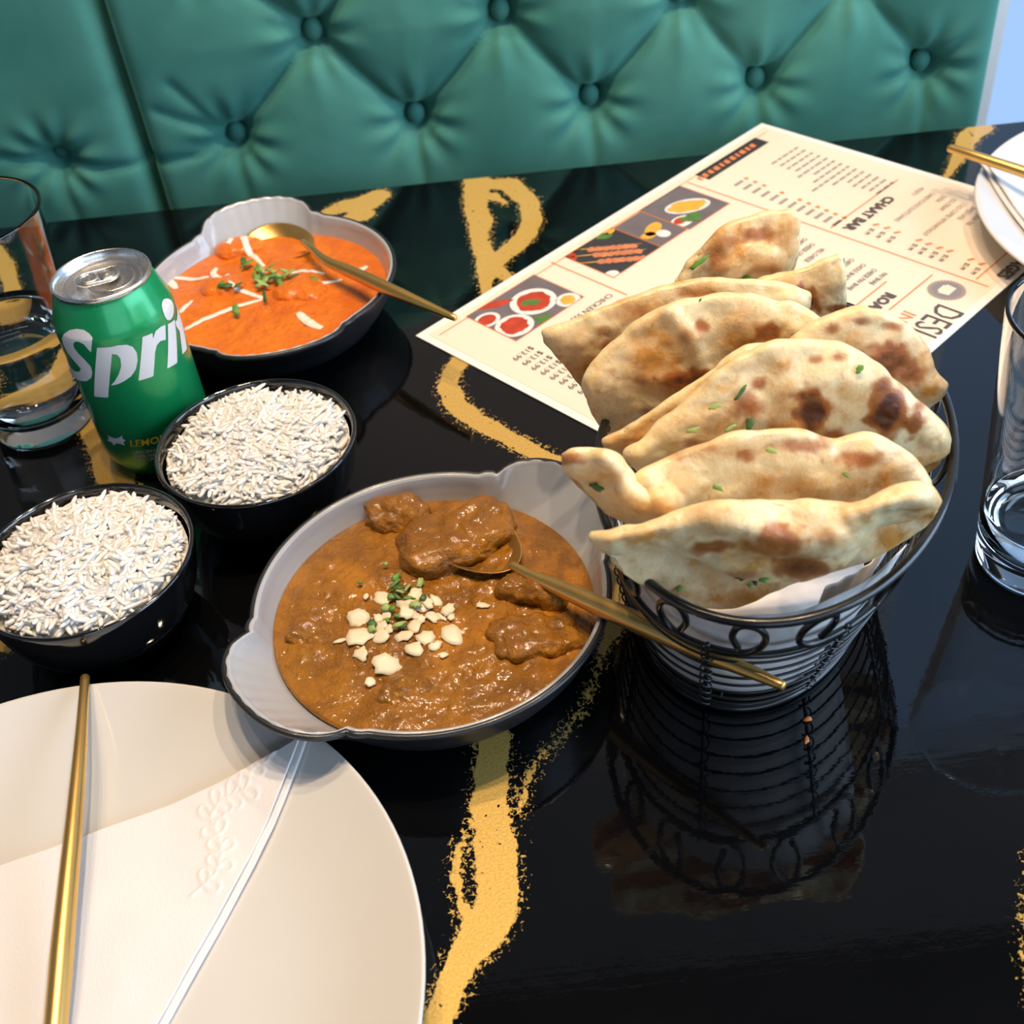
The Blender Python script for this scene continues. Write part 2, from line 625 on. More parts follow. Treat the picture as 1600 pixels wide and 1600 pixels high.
for (a, b) in BTN:
    if b > 0.14: continue
    prof = [(0.0001, 0.0048), (0.003, 0.0046), (0.006, 0.0036), (0.0082, 0.0016), (0.0086, -0.001)]
    V = []
    for r, h in prof:
        for i in range(20):
            th = 2 * pi * i / 20
            V.append(epos(a + r * 0.92 * cos(th), BOFF + 0.018 + 0.0135 - h * 1.4, b + r * sin(th)))
    Fc = [(j * 20 + i, j * 20 + (i + 1) % 20, (j + 1) * 20 + (i + 1) % 20, (j + 1) * 20 + i) for j in range(4) for i in range(20)]
    Fc.append(tuple(range(20)))
    fix_normals(obj('button', V, Fc, m_velvet, bench))
fix_normals(obj('seat', *ebox(-0.62, BEND, -BOFF - 0.10, 0.30, -0.42, -0.30), m_velvet, bench, smooth=False))
fix_normals(obj('plinth', *ebox(-0.62, BEND, -BOFF - 0.10, 0.16, FLOORZ, -0.42), m_black, bench, smooth=False))

# ================================================================== MENU
MA = 0.7132
MU = Vector((cos(MA), sin(MA), 0))          # along the far-left long edge, away from the camera
MW = Vector((sin(MA), -cos(MA), 0))         # across the sheet, towards the right glass
MO = Vector((-0.0503, 0.6636, 0))
ML, MWD = 0.3875, 0.2718
m_paper = simple('laminated_menu_sheet', (0.92, 0.78, 0.63), 0.32, vary=0.04, vscale=12, Coat_Weight=0.3, Coat_Roughness=0.15)
m_margin = simple('white_menu_margin', (0.90, 0.86, 0.82), 0.3, vary=0.03)
m_orange = simple('orange_print', (0.80, 0.24, 0.08), 0.5, vary=0.05)
m_ink = simple('dark_print', (0.10, 0.085, 0.085), 0.5, vary=0.05)
m_grey = simple('grey_print', (0.36, 0.30, 0.27), 0.5, vary=0.05)
m_pdark = simple('charcoal_print', (0.045, 0.042, 0.048), 0.4, vary=0.3, vscale=60)
m_pgrey = simple('slate_print', (0.17, 0.145, 0.16), 0.4, vary=0.35, vscale=50)
m_pred = simple('red_food_print', (0.50, 0.055, 0.025), 0.4, vary=0.5, vscale=160)
m_pwhite = simple('white_plate_print', (0.80, 0.78, 0.76), 0.4, vary=0.05)
m_pgreen = simple('green_herb_print', (0.10, 0.22, 0.05), 0.4, vary=0.5, vscale=160)
m_pyel = simple('yellow_food_print', (0.86, 0.42, 0.06), 0.4, vary=0.3, vscale=160)
m_pmeat = simple('grilled_meat_print', (0.62, 0.22, 0.10), 0.4, vary=0.4, vscale=200)


def mz(u, v):     # the sheet lies flat, its far corner over the table edge
    return 0.0006


def mpos(u, v, dz=0.0):
    return MO + MU * u + MW * v + Vector((0, 0, mz(u, v) + dz))


menu = thing('menu_sheet', MO + MU * ML * 0.5 + MW * MWD * 0.5, 'cream printed menu sheet lying upside down under the bread basket', 'menu')


def sheet(u0, u1, v0, v1, top, th, nu=24, nv=18):
    V = []
    for dz in (top, top - th):
        for i in range(nu):
            for j in range(nv):
                V.append(mpos(u0 + (u1 - u0) * i / (nu - 1), v0 + (v1 - v0) * j / (nv - 1), dz))
    Fc = gridf(nu, nv)
    n0 = nu * nv
    Fc += [tuple(n0 + k for k in f[::-1]) for f in gridf(nu, nv)]
    ring = [i * nv for i in range(nu)] + [(nu - 1) * nv + j for j in range(1, nv)] + [i * nv + nv - 1 for i in range(nu - 2, -1, -1)] + [j for j in range(nv - 2, 0, -1)]
    L = len(ring)
    Fc += [(ring[i], ring[(i + 1) % L], n0 + ring[(i + 1) % L], n0 + ring[i]) for i in range(L)]
    return V, Fc


fix_normals(obj('laminate', *sheet(0, ML, 0, MWD, 0.0004, 0.0008), m_margin, menu, smooth=False))
fix_normals(obj('printed_page', *sheet(0.006, ML - 0.006, 0.006, MWD - 0.006, 0.0006, 0.00015), m_paper, menu, smooth=False))


def uv(x, y):
    p = tz(x, y, 0.001) - MO
    return p.dot(MU), p.dot(MW)


PZ = 0.0008


def mpoly(name, pts, m, dz=0.0, parent=None):
    V = [mpos(u, v, PZ + dz) for u, v in pts]
    return fix_up(obj(name, V, [tuple(range(len(V)))], m, parent or menu, smooth=False))


def fix_up(o):
    for p in o.data.polygons:
        if p.normal.z < 0:
            p.flip()
    return o


def mline(x0, y0, x1, y1, w=0.0011):
    a, b = uv(x0, y0), uv(x1, y1)
    if abs(a[0] - b[0]) < abs(a[1] - b[1]):
        u = (a[0] + b[0]) / 2
        pts = [(u - w / 2, a[1]), (u + w / 2, a[1]), (u + w / 2, b[1]), (u - w / 2, b[1])]
    else:
        v = (a[1] + b[1]) / 2
        pts = [(a[0], v - w / 2), (a[0], v + w / 2), (b[0], v + w / 2), (b[0], v - w / 2)]
    return mpoly('rule_line', pts, m_orange)


u1 = uv(1080, 284)[0]
mline(1078, 283, 1541, 452)
mline(862, 410, 979, 462)
mline(1402, 281, 1299, 357)
mline(1457, 430, 1389, 485)
mline(1385, 440, 1337, 479)
mline(1576, 394, 1525, 437)
ub = 0.0125
mpoly('rule_line', [(0.01, ub), (0.01, ub + 0.0008), (ML - 0.012, ub + 0.0008), (ML - 0.012, ub)], m_orange)


def mtext(s, x, y, size, m, name='lettering', shear=0, bold=0.0, start=True, sx=1.0):
    """lettering whose first baseline point is at pixel (x, y); it reads along -MU, letter tops towards +MW"""
    V2, Fc = text_mesh(s, size, shear, bold)
    u, v = uv(x, y)
    V = [mpos(u - a * sx, v + b, PZ + 0.0001) for a, b in V2]
    return fix_up(obj(name, V, Fc, m, menu, smooth=False))


mtext('DESI', 1468, 474, 0.027, m_ink, bold=0.0, sx=0.72)
mtext('IN', 1414, 485, 0.013, m_orange)
mtext('CHAAT BAR', 1386, 307, 0.0105, m_ink, bold=0.0006)
mtext('ROAD SI', 1386, 457, 0.0105, m_ink, bold=0.0006)
mtext('RAGES', 1596, 398, 0.0115, m_ink, bold=0.0006)
for k in range(10):
    mtext('$13.99', 829 + k * 14.4, 541 + k * 7.2, 0.0066, m_ink)
mtext('CHICKEN 555', 952, 459, 0.0066, m_ink)
mtext('CHILLI CHICKEN', 969, 468, 0.0066, m_ink)
for s, x, y in [('PAV BHAJI', 1380, 426), ('CHEESE PAV BHAJI', 1364, 420), ('CHOLE BHATURE', 1347, 412), ('CHEESE CHOLE', 1329, 404), ('VEG CHEESE', 1283, 388), ('CHEESE GRILL', 1268, 380), ('CHEESE', 1256, 372),
                ('MOJITO', 1438, 293), ('CANDY/CHOCOLATE SHAKE', 1455, 301), ('SODA', 1472, 306), ('ICE-CREAM', 1488, 311), ('COLD COFFEE WITH/WITHOUT', 1504, 317), ('SWEET LASSI', 1519, 323), ('MASALA TEA', 1533, 331)]:
    mtext(s, x, y, 0.0056, m_grey if y < 340 else m_ink, sx=0.70)
for x, y in [(1361, 357), (1378, 362), (1394, 369), (1428, 381), (1443, 387), (1460, 393), (1476, 398), (1509, 411), (1526, 418)]:
    mtext('$5.99', x, y, 0.0054, m_ink, sx=0.8)
    u, v = uv(x + 6, y - 9)
    mpoly('pepper_mark', [(u - 0.004, v), (u, v + 0.0025), (u - 0.0005, v + 0.0048), (u - 0.005, v + 0.0022)], m_orange)
# rows too small to read: grey printed lines
for k in range(14):
    x, y = 1245 + k * 11.4, 230 + k * 4.2
    u, v = uv(x, y)
    L = (0.036, 0.030, 0.033, 0.026, 0.034, 0.024, 0.035, 0.048, 0.030, 0.022, 0.026, 0.024, 0.020, 0.022)[k]
    uu = u
    while uu > u - L:
        wl = random.uniform(0.004, 0.009)
        mpoly('print_row', [(uu, v), (uu, v + 0.0022), (uu - wl, v + 0.0022), (uu - wl, v)], m_grey)
        uu -= wl + 0.0016
for k in range(12):
    x, y = 1158 + k * 13.9, 282 + k * 5.6
    u, v = uv(x, y)
    mpoly('print_price', [(u, v), (u, v + 0.0030), (u - 0.010, v + 0.0030), (u - 0.010, v)], m_grey)
    if k not in (3, 5):
        mpoly('pepper_mark', [(u + 0.006, v), (u + 0.006, v + 0.003), (u + 0.003, v + 0.0036), (u + 0.003, v)], m_orange)
# banner
q = [uv(1083, 274), uv(1187, 216), uv(1205, 222), uv(1103, 282)]
u0, u2 = min(p[0] for p in q) + 0.002, max(p[0] for p in q) - 0.002
v0, v2 = min(p[1] for p in q) + 0.001, max(p[1] for p in q) - 0.001
mpoly('banner', [(u0, v0), (u2, v0), (u2, v2), (u0, v2)], m_pdark)
uu = u2 - 0.010
for k in range(11):
    wl = (0.0055, 0.004, 0.006, 0.0035, 0.0055, 0.0055, 0.004, 0.006, 0.005, 0.0055, 0.004)[k]
    mpoly('banner_mark', [(uu, v0 + (v2 - v0) * .3), (uu - 0.001, v0 + (v2 - v0) * .72), (uu - wl, v0 + (v2 - v0) * .68), (uu - wl + 0.001, v0 + (v2 - v0) * .34)], m_orange, 0.0001)
    uu -= wl + 0.0018


def rect_of(px):
    q = [uv(*p) for p in px]
    us, vs_ = sorted(p[0] for p in q), sorted(p[1] for p in q)
    return (us[0] + us[1]) / 2, (us[2] + us[3]) / 2, (vs_[0] + vs_[1]) / 2, (vs_[2] + vs_[3]) / 2


def photo(px, m, fr=0.0007):
    u0, u1, v0, v1 = rect_of(px)
    mpoly('photo_border', [(u0 - fr, v0 - fr), (u1 + fr, v0 - fr), (u1 + fr, v1 + fr), (u0 - fr, v1 + fr)], m_orange)
    o = mpoly('food_photo', [(u0, v0), (u1, v0), (u1, v1), (u0, v1)], m, 0.00006)

    def blob(fu, fv, ru, rv, m, lvl=1, ang=0.0, n=26, jag=0.0):
        W, Hh = u1 - u0, v1 - v0
        pts = []
        for i in range(n):
            a = 2 * pi * i / n
            k = 1 + jag * random.uniform(-1, 1)
            du, dv = ru * cos(a) * k, rv * sin(a) * k
            du, dv = du * cos(ang) - dv * sin(ang), du * sin(ang) + dv * cos(ang)
            pts.append((min(u1, max(u0, u0 + fu * W + du)), min(v1, max(v0, v0 + fv * Hh + dv))))
        V = [mpos(u, v, PZ + 0.00006 + 0.00005 * lvl) for u, v in pts]
        fix_up(obj('photo_detail', V, [tuple(range(n))], m, o, smooth=False))
    return blob


b = photo([(730, 495), (835, 430), (911, 465), (806, 533)], m_pgrey)
b(0.62, 0.50, 0.017, 0.0155, m_pwhite); b(0.62, 0.50, 0.0125, 0.0115, m_pred, 2, jag=0.08); b(0.60, 0.5, 0.006, 0.004, m_pgreen, 3, 0.5, 12, 0.4)
b(0.18, 0.72, 0.014, 0.0125, m_pwhite); b(0.18, 0.72, 0.010, 0.009, m_pred, 2, jag=0.1)
b(0.08, 0.30, 0.010, 0.008, m_pwhite); b(0.08, 0.30, 0.007, 0.0055, m_pred, 2)
b(0.86, 0.88, 0.009, 0.008, m_pwhite); b(0.86, 0.88, 0.006, 0.005, m_pyel, 2, jag=0.2)
b(0.35, 0.10, 0.012, 0.004, m_pred, 1, 0.5, 16, 0.3); b(0.45, 0.93, 0.006, 0.005, m_pgreen, 1, 0.3, 10, 0.3)
b = photo([(883, 400), (958, 357), (1030, 387), (958, 435)], m_pdark)
for k, (fv, fu0) in enumerate([(0.30, 0.52), (0.47, 0.45), (0.66, 0.36)]):
    b(fu0 - 0.02 * k, fv, 0.028, 0.0006, m_pyel, 1, 0.75)
    for i in range(7):
        s = (i - 3) * 0.0056
        b(fu0 + 0.06 + s * 0.75 / 0.060, fv + 0.12 + s * 0.66 / 0.05, 0.0036, 0.0034, m_pmeat, 2 + i % 2, 0, 12, 0.15)
b(0.08, 0.06, 0.003, 0.003, m_pred, 1); b(0.02, 0.14, 0.003, 0.003, m_pred, 1); b(0.75, 0.08, 0.006, 0.004, m_pgreen, 1, 0.2, 10, 0.3); b(0.9, 0.05, 0.005, 0.003, m_pyel)
b(0.03, 0.93, 0.006, 0.005, m_pwhite)
b = photo([(960, 356), (1003, 331), (1072, 360), (1031, 386)], m_pgrey)
b(0.52, 0.55, 0.0105, 0.0055, m_pyel, 1, -0.35); b(0.50, 0.78, 0.005, 0.0055, m_pwhite, 2); b(0.2, 0.62, 0.006, 0.005, m_pyel, 1, 0.3, 9, 0.2)
b = photo([(1005, 330), (1063, 288), (1138, 322), (1073, 359)], m_pgrey)
b(0.55, 0.52, 0.018, 0.010, m_pwhite, 1, 0.5); b(0.55, 0.52, 0.015, 0.008, m_pyel, 2, 0.5, 26, 0.12); b(0.3, 0.80, 0.008, 0.006, m_pgreen, 3, 0.2, 10, 0.3)
b(0.12, 0.75, 0.010, 0.007, m_pwhite, 1); b(0.12, 0.72, 0.006, 0.004, m_pred, 2)
# round badge with a spiky rim and a cart in it
cu, cv = uv(1479, 454)
pts = []
for i in range(72):
    a = 2 * pi * i / 72
    r = 0.0128 if i % 2 else 0.0112
    pts.append((cu + r * cos(a), cv + r * sin(a)))
mpoly('badge', pts, m_grey)
mpoly('badge', [(cu + 0.0095 * cos(2 * pi * i / 32), cv + 0.0095 * sin(2 * pi * i / 32)) for i in range(32)], simple('badge_blue_grey', (0.27, 0.25, 0.28), 0.5, vary=0.05), 0.0001)
mpoly('badge_cart', [(cu - 0.006, cv - 0.003), (cu + 0.006, cv - 0.003), (cu + 0.005, cv + 0.0042), (cu - 0.005, cv + 0.0042)], m_paper, 0.0002)
mpoly('badge_cart', [(cu - 0.004, cv - 0.0045), (cu + 0.004, cv - 0.0045), (cu + 0.004, cv - 0.003), (cu - 0.004, cv - 0.003)], m_paper, 0.0002)

# ================================================================== CERAMIC GRATIN DISHES
t = NT('grey_glazed_enamel')
t.set(Base_Color=t.mix(t.noise(40, 3), (0.40, 0.42, 0.45), (0.45, 0.47, 0.50)), Roughness=0.22, Coat_Weight=0.6, Coat_Roughness=0.08)
m_glaze = t.m
t = NT('black_glazed_enamel')
t.set(Base_Color=t.mix(t.noise(60, 4), (0.010, 0.011, 0.014), (0.020, 0.022, 0.027)), Roughness=0.38, Coat_Weight=0.25, Coat_Roughness=0.12,
      Normal=t.bump(t.noise(300, 3, vec=t.scaled((1, 1, 6))), 0.06, 0.0006))
m_dish = t.m
OUT = [(0.0001, 0.0005), (0.052, 0.0), (0.062, 0.0012), (0.0682, 0.006), (0.0745, 0.014), (0.0795, 0.022), (0.0828, 0.030), (0.0844, 0.0345), (0.0850, 0.0372), (0.0846, 0.0388)]
INN = [(0.0846, 0.0388), (0.0832, 0.0394), (0.0820, 0.0385), (0.0813, 0.0362), (0.0803, 0.032), (0.0786, 0.027), (0.0755, 0.020), (0.0695, 0.012), (0.060, 0.0075), (0.0001, 0.007)]


def handle_e(dphi):
    s = abs(dphi) / radians(27)
    e = 0.0
    if s < 1:
        e = 0.0180 * (1 - s ** 2.6) ** 0.62
    if 0.90 < s < 1.24:
        e = max(e, 0.0022 * sin((s - 0.90) / 0.34 * pi) ** 0.8)
    return e


def dish_mesh(prof, c, phi0, n=220):
    V = []
    for (r, z) in prof:
        k = float(np.clip((z - 0.020) / 0.018, 0, 1)) ** 1.1
        for i in range(n):
            a = 2 * pi * i / n
            d1 = (a - phi0 + pi) % (2 * pi) - pi
            d2 = (a - phi0) % (2 * pi) - pi
            dd = d1 if abs(d1) < abs(d2) else d2
            e = handle_e(dd)
            rip = 0.00045 * cos(dd * 66) * min(1, e / 0.012) if r < 0.0847 and prof is INN else 0
            rr = r + e * k
            zz = z + (0.36 * e) * k + rip * k
            V.append((c[0] + rr * cos(a), c[1] + rr * sin(a), c[2] + zz))
    m = len(prof)
    Fc = [(j * n + i, j * n + (i + 1) % n, (j + 1) * n + (i + 1) % n, (j + 1) * n + i) for j in range(m - 1) for i in range(n)]
    return V, Fc


def densify(prof, k=3):
    out = []
    for a, b in zip(prof, prof[1:]):
        out += [tuple(p + (q - p) * i / k for p, q in zip(a, b)) for i in range(k)]
    return out + [prof[-1]]


OUT, INN = densify(OUT), densify(INN)


def make_dish(c, phi, label):
    d = thing('gratin_dish', c, label, 'dish', 'gratin dishes of curry')
    fix_normals(obj('outer_shell', *dish_mesh(OUT, c, phi), m_dish, d))
    fix_normals(obj('glazed_inside', *dish_mesh(INN, c, phi), m_glaze, d))
    # dark bead along the rim
    n = 220
    V = []
    pts = []
    for i in range(n):
        a = 2 * pi * i / n
        d1 = (a - phi + pi) % (2 * pi) - pi
        d2 = (a - phi) % (2 * pi) - pi
        e = handle_e(d1 if abs(d1) < abs(d2) else d2)
        pts.append((c[0] + (0.0848 + e) * cos(a), c[1] + (0.0848 + e) * sin(a), c[2] + 0.0378 + 0.36 * e))
    obj('rim_bead', *tube(pts, 0.0017, 8, closed=True), m_dish, d)
    return d


FD = (-0.0431, 0.3900, 0.0)
BD = (-0.1438, 0.6965, 0.0)
make_dish(FD, radians(37), 'black and grey two-handled dish of brown curry with almonds')
make_dish(BD, radians(100), 'black and grey two-handled dish of orange curry behind the soda can')


# ---- sauces
def sauce_mat(name, c1, c2, c3, rough=0.22):
    t = NT(name)
    a = t.noise(60, 5, 0.65, dist=0.4)
    f = t.noise(330, 4, 0.7)
    fl = t.rng(t.noise(700, 2), 0.68, 0.74)
    col = t.mix(t.rng(a, 0.36, 0.64), c1, c2)
    col = t.mix(t.math('MULTIPLY', t.rng(t.noise(24, 3), 0.52, 0.72), 0.8), col, c3)
    col = t.mix(t.math('MULTIPLY', fl, 0.5), col, tuple(x * 0.25 for x in c1))
    t.set(Base_Color=col, Roughness=t.rng(f, 0.3, 0.7, rough, rough + 0.18), Specular_IOR_Level=0.25, Coat_Weight=0.7, Coat_Roughness=0.08, Coat_Normal=t.bump(t.noise(430, 2, 0.5), 0.5, 0.0011, t.bump(t.noise(170, 2, 0.5), 0.5, 0.0014)),
          Normal=t.bump(f, 0.6, 0.0022, t.bump(t.noise(120, 4, 0.6), 0.7, 0.0035)))
    return t.m


m_curry = sauce_mat('brown_curry_sauce', (0.215, 0.083, 0.003), (0.34, 0.135, 0.004), (0.50, 0.190, 0.004), 0.3)
m_makhani = sauce_mat('orange_cream_curry_sauce', (0.70, 0.155, 0.004), (0.83, 0.205, 0.005), (0.62, 0.115, 0.004), 0.3)


def fbm(x, y, s, seed=0.0):
    return noise.fractal(Vector((x * s, y * s, seed)), 0.9, 2.0, 4)


def sauce_h(x, y, c, z0, amp, seed):
    r = hypot(x - c[0], y - c[1]) / 0.0775
    e = max(0.0, 1 - r ** 6)
    h = z0 + amp * e * (0.8 * fbm(x, y, 38, seed) + 0.45 * fbm(x, y, 95, seed + 3) + 0.16 * fbm(x, y, 260, seed + 5)) + 0.0022 * (1 - r * r)
    return h


def make_sauce(name, c, z0, amp, seed, m, label, R=0.0781):
    nr, na = 120, 260
    V = [(c[0], c[1], sauce_h(c[0], c[1], c, z0, amp, seed))]
    for i in range(1, nr + 1):
        r = R * i / nr
        for k in range(na):
            a = 2 * pi * k / na
            x, y = c[0] + r * cos(a), c[1] + r * sin(a)
            V.append((x, y, sauce_h(x, y, c, z0, amp, seed) if i < nr else z0 - 0.002))
    Fc = [(0, 1 + k, 1 + (k + 1) % na) for k in range(na)]
    for i in range(nr - 1):
        for k in range(na):
            k2 = (k + 1) % na
            Fc.append((1 + i * na + k, 1 + (i + 1) * na + k, 1 + (i + 1) * na + k2, 1 + i * na + k2))
    o = obj(name, V, Fc, m, None, loc=(c[0], c[1], z0 - 0.002))
    return tag(o, label, 'curry')


ZF, ZB = 0.0258, 0.0262
make_sauce('curry_sauce', FD, ZF, 0.0030, 1.3, m_curry, 'thick brown curry sauce filling the dish nearest the plate')
make_sauce('curry_sauce', BD, ZB, 0.0016, 7.7, m_makhani, 'smooth orange curry sauce with cream streaks behind the can')
hF = lambda x, y: sauce_h(x, y, FD, ZF, 0.0030, 1.3)
hB = lambda x, y: sauce_h(x, y, BD, ZB, 0.0016, 7.7)


def chunk(px, py, z, sx, sy, sz, rot, m, label, seed, group, boxy=3.0, rough=0.0032):
    """a sauce-coated lump of meat: rounded box, lumpy"""
    c = tz(px, py, z)
    bm = bmesh.new()
    bmesh.ops.create_icosphere(bm, subdivisions=5, radius=1.0)
    V = []
    for v in bm.verts:
        d = v.co.normalized()
        k = (abs(d.x) ** boxy + abs(d.y) ** boxy + abs(d.z) ** boxy) ** (-1 / boxy)
        p = Vector((d.x * sx * k, d.y * sy * k, d.z * sz * k))
        q = p + Vector((seed * 3.1, seed * 1.7, 0))
        p += d * (rough * (noise.fractal(q * 55, 0.9, 2.0, 4) * 1.1 + 0.5 * noise.fractal(q * 160, 0.9, 2.0, 3)))
        p = Vector((p.x * cos(rot) - p.y * sin(rot), p.x * sin(rot) + p.y * cos(rot), p.z))
        V.append(c + p)
    Fc = [tuple(v.index for v in f.verts) for f in bm.faces]
    bm.free()
    return tag(obj('chicken_piece', V, Fc, m, None, loc=c), label, 'chicken', group)


G = 'sauce-coated chicken pieces in the brown curry'
chunk(712, 850, 0.026, 0.030, 0.019, 0.0125, 0.35, m_curry, 'largest flat-topped sauced chicken piece lying in the curry spoon', 1, G, 4.0)
chunk(622, 812, 0.026, 0.017, 0.012, 0.0105, -0.3, m_curry, 'round sauced chicken lump at the far side of the brown curry', 2, G, 2.6)
chunk(826, 928, 0.026, 0.017, 0.0085, 0.010, -0.4, m_curry, 'narrow sauced chicken piece beside the curry spoon handle', 3, G, 3.0)
chunk(838, 1002, 0.024, 0.021, 0.0125, 0.0075, 0.1, m_curry, 'low wide sauced chicken piece near the right rim of the brown curry', 4, G, 4.0)
chunk(485, 1000, 0.0235, 0.012, 0.010, 0.006, 0.4, m_curry, 'small sauced lump near the left rim of the brown curry', 5, G, 2.4)
chunk(640, 1085, 0.0235, 0.016, 0.009, 0.0055, 0.2, m_curry, 'shallow sauced lump below the almond flakes in the brown curry', 6, G, 2.4)
G = 'sauce-coated chicken pieces in the orange curry'
chunk(350, 455, 0.0245, 0.016, 0.012, 0.0085, 0.3, m_makhani, 'orange-sauced chicken lump nearest the soda can', 7, G, 2.8, 0.0014)
chunk(470, 462, 0.0250, 0.018, 0.013, 0.0085, -0.3, m_makhani, 'orange-sauced chicken lump at the near rim of the orange curry', 8, G, 2.8, 0.0014)
chunk(375, 392, 0.0250, 0.018, 0.011, 0.0075, 0.2, m_makhani, 'orange-sauced chicken lump at the far left of the orange curry', 9, G, 2.6, 0.0014)

# ---- cream streaks on the orange curry
t = NT('white_cream')
t.set(Base_Color=t.mix(t.noise(150, 3), (0.84, 0.72, 0.58), (0.90, 0.84, 0.76)), Roughness=0.25, Subsurface_Weight=0.2, Subsurface_Radius=(0.004, 0.003, 0.002), Subsurface_Scale=1.0)
m_cream = t.m


def zc(x, y):
    return 220 + 0.325 * x, 270 + 0.325 * y


CREAM = [
    ([(425, 365), (450, 330), (490, 318), (505, 345), (515, 375), (550, 405), (590, 440)], 14, 'cream streak hooking round beside the spoon bowl in the orange curry'),
    ([(140, 490), (200, 495), (280, 502), (325, 490)], 11, 'short level cream streak at the far left of the orange curry'),
    ([(360, 450), (345, 478), (375, 498), (420, 500), (415, 522)], 13, 'small hook of cream left of the chopped coriander'),
    ([(205, 745), (300, 700), (400, 660), (500, 628), (582, 605)], 12, 'long cream streak running to the near left rim of the orange curry'),
    ([(585, 600), (520, 575), (470, 565), (430, 548)], 12, 'cream streak just below the chopped coriander'),
    ([(700, 482), (780, 474), (880, 482)], 9, 'thin cream streak under the spoon handle in the orange curry'),
    ([(835, 532), (900, 522), (965, 505)], 10, 'short cream streak in front of the spoon handle'),
    ([(955, 455), (1010, 468), (1050, 462), (1085, 440)], 17, 'broad cream patch beyond the spoon handle'),
    ([(755, 672), (790, 700), (830, 725), (870, 738)], 20, 'broad cream patch at the near rim of the orange curry'),
    ([(185, 665), (215, 635), (245, 608)], 10, 'short slanting cream dash beside the soda can'),
    ([(130, 500), (150, 525), (165, 545)], 16, 'cream blot at the left rim of the orange curry'),
]
for pts, w_, lab in CREAM:
    sp = smooth_poly([zc(*p) for p in pts], 22)
    P, R = [], []
    for i, (x, y) in enumerate(sp):
        p = tz(x, y, ZB + 0.0025)
        zz = max(hB(p.x, p.y), ZB)
        for (cx, cy, cz_, ax, ay, az) in ((350, 455, 0.0245, 0.016, 0.012, 0.0085), (470, 462, 0.0250, 0.018, 0.013, 0.0085), (375, 392, 0.0250, 0.018, 0.011, 0.0075)):
            cc = tz(cx, cy, cz_)
            k = 1 - ((p.x - cc.x) / ax) ** 2 - ((p.y - cc.y) / ay) ** 2
            if k > 0: zz = max(zz, cz_ + az * 1.08 * k ** 0.4)
        P.append((p.x, p.y, zz + 0.0002))
        R.append(pxm(p, w_ * 0.325 * 1.35) * (0.55 + 0.45 * sin(pi * min(1, max(0.06, i / 21)) ** 0.8)) * (1 + 0.25 * noise.noise(Vector((x * 0.2, y * 0.2, 0)))))
    tag(obj('cream_streak', *tube(P, R, 10, flat=0.32), m_cream, None, loc=P[0]), lab, 'cream', 'cream streaks on the orange curry')

# ================================================================== RICE BOWLS
t = NT('black_glazed_bowl')
t.set(Base_Color=t.mix(t.noise(30, 3), (0.004, 0.004, 0.005), (0.009, 0.009, 0.010)), Roughness=0.10, Coat_Weight=1.0, Coat_Roughness=0.04)
m_bowl = t.m
t = NT('cooked_white_rice')
t.set(Base_Color=t.mix(t.rng(t.noise(70, 3), 0.3, 0.7), (0.90, 0.85, 0.75), (0.95, 0.93, 0.90)), Roughness=0.45, Specular_IOR_Level=0.3, Subsurface_Weight=0.5,
      Subsurface_Radius=(0.004, 0.0036, 0.003), Subsurface_Scale=1.0, Normal=t.bump(t.noise(900, 2), 0.08, 0.0003))
m_rice = t.m
RB, HB = 0.0553, 0.048
BOWLP = [(0.0001, 0.0015), (0.030, 0.0015), (0.033, 0.0), (0.036, 0.001), (0.0405, 0.005), (0.0465, 0.014), (0.0505, 0.024), (0.0532, 0.035), (0.0548, 0.044), (0.0553, 0.0468), (0.0550, 0.0480), (0.0540, 0.0484), (0.0530, 0.0476), (0.0522, 0.044), (0.0505, 0.033), (0.047, 0.022), (0.041, 0.012), (0.030, 0.006), (0.0001, 0.005)]


def rice_top(r, a, seed):
    k = min(1.0, r / 0.051)
    z = 0.0415 + 0.0125 * (1 - k ** 2.2)
    return z + 0.0036 * noise.noise(Vector((r * cos(a) * 45, r * sin(a) * 45, seed)))


def grain_mesh(p, d, up, L, R, bend):
    s = d.cross(up).normalized()
    u = s.cross(d).normalized()
    V = []
    prof = ((-0.5, 0.25), (-0.40, 0.75), (-0.15, 1.0), (0.15, 1.0), (0.40, 0.75), (0.5, 0.25))
    for k, (f, w_) in enumerate(prof):
        c = p + d * (f * L) + s * (bend * (0.25 - f * f) * L)
        for i in range(6):
            a = 2 * pi * i / 6
            V.append(c + (s * cos(a) * 1.1 + u * sin(a) * 0.9) * (R * w_))
    Fc = []
    for k in range(5):
        for i in range(6):
            Fc.append((k * 6 + i, k * 6 + 6 + i, k * 6 + 6 + (i + 1) % 6, k * 6 + (i + 1) % 6))
    Fc += [tuple(range(6)), tuple(range(30, 36))[::-1]]
    return V, Fc


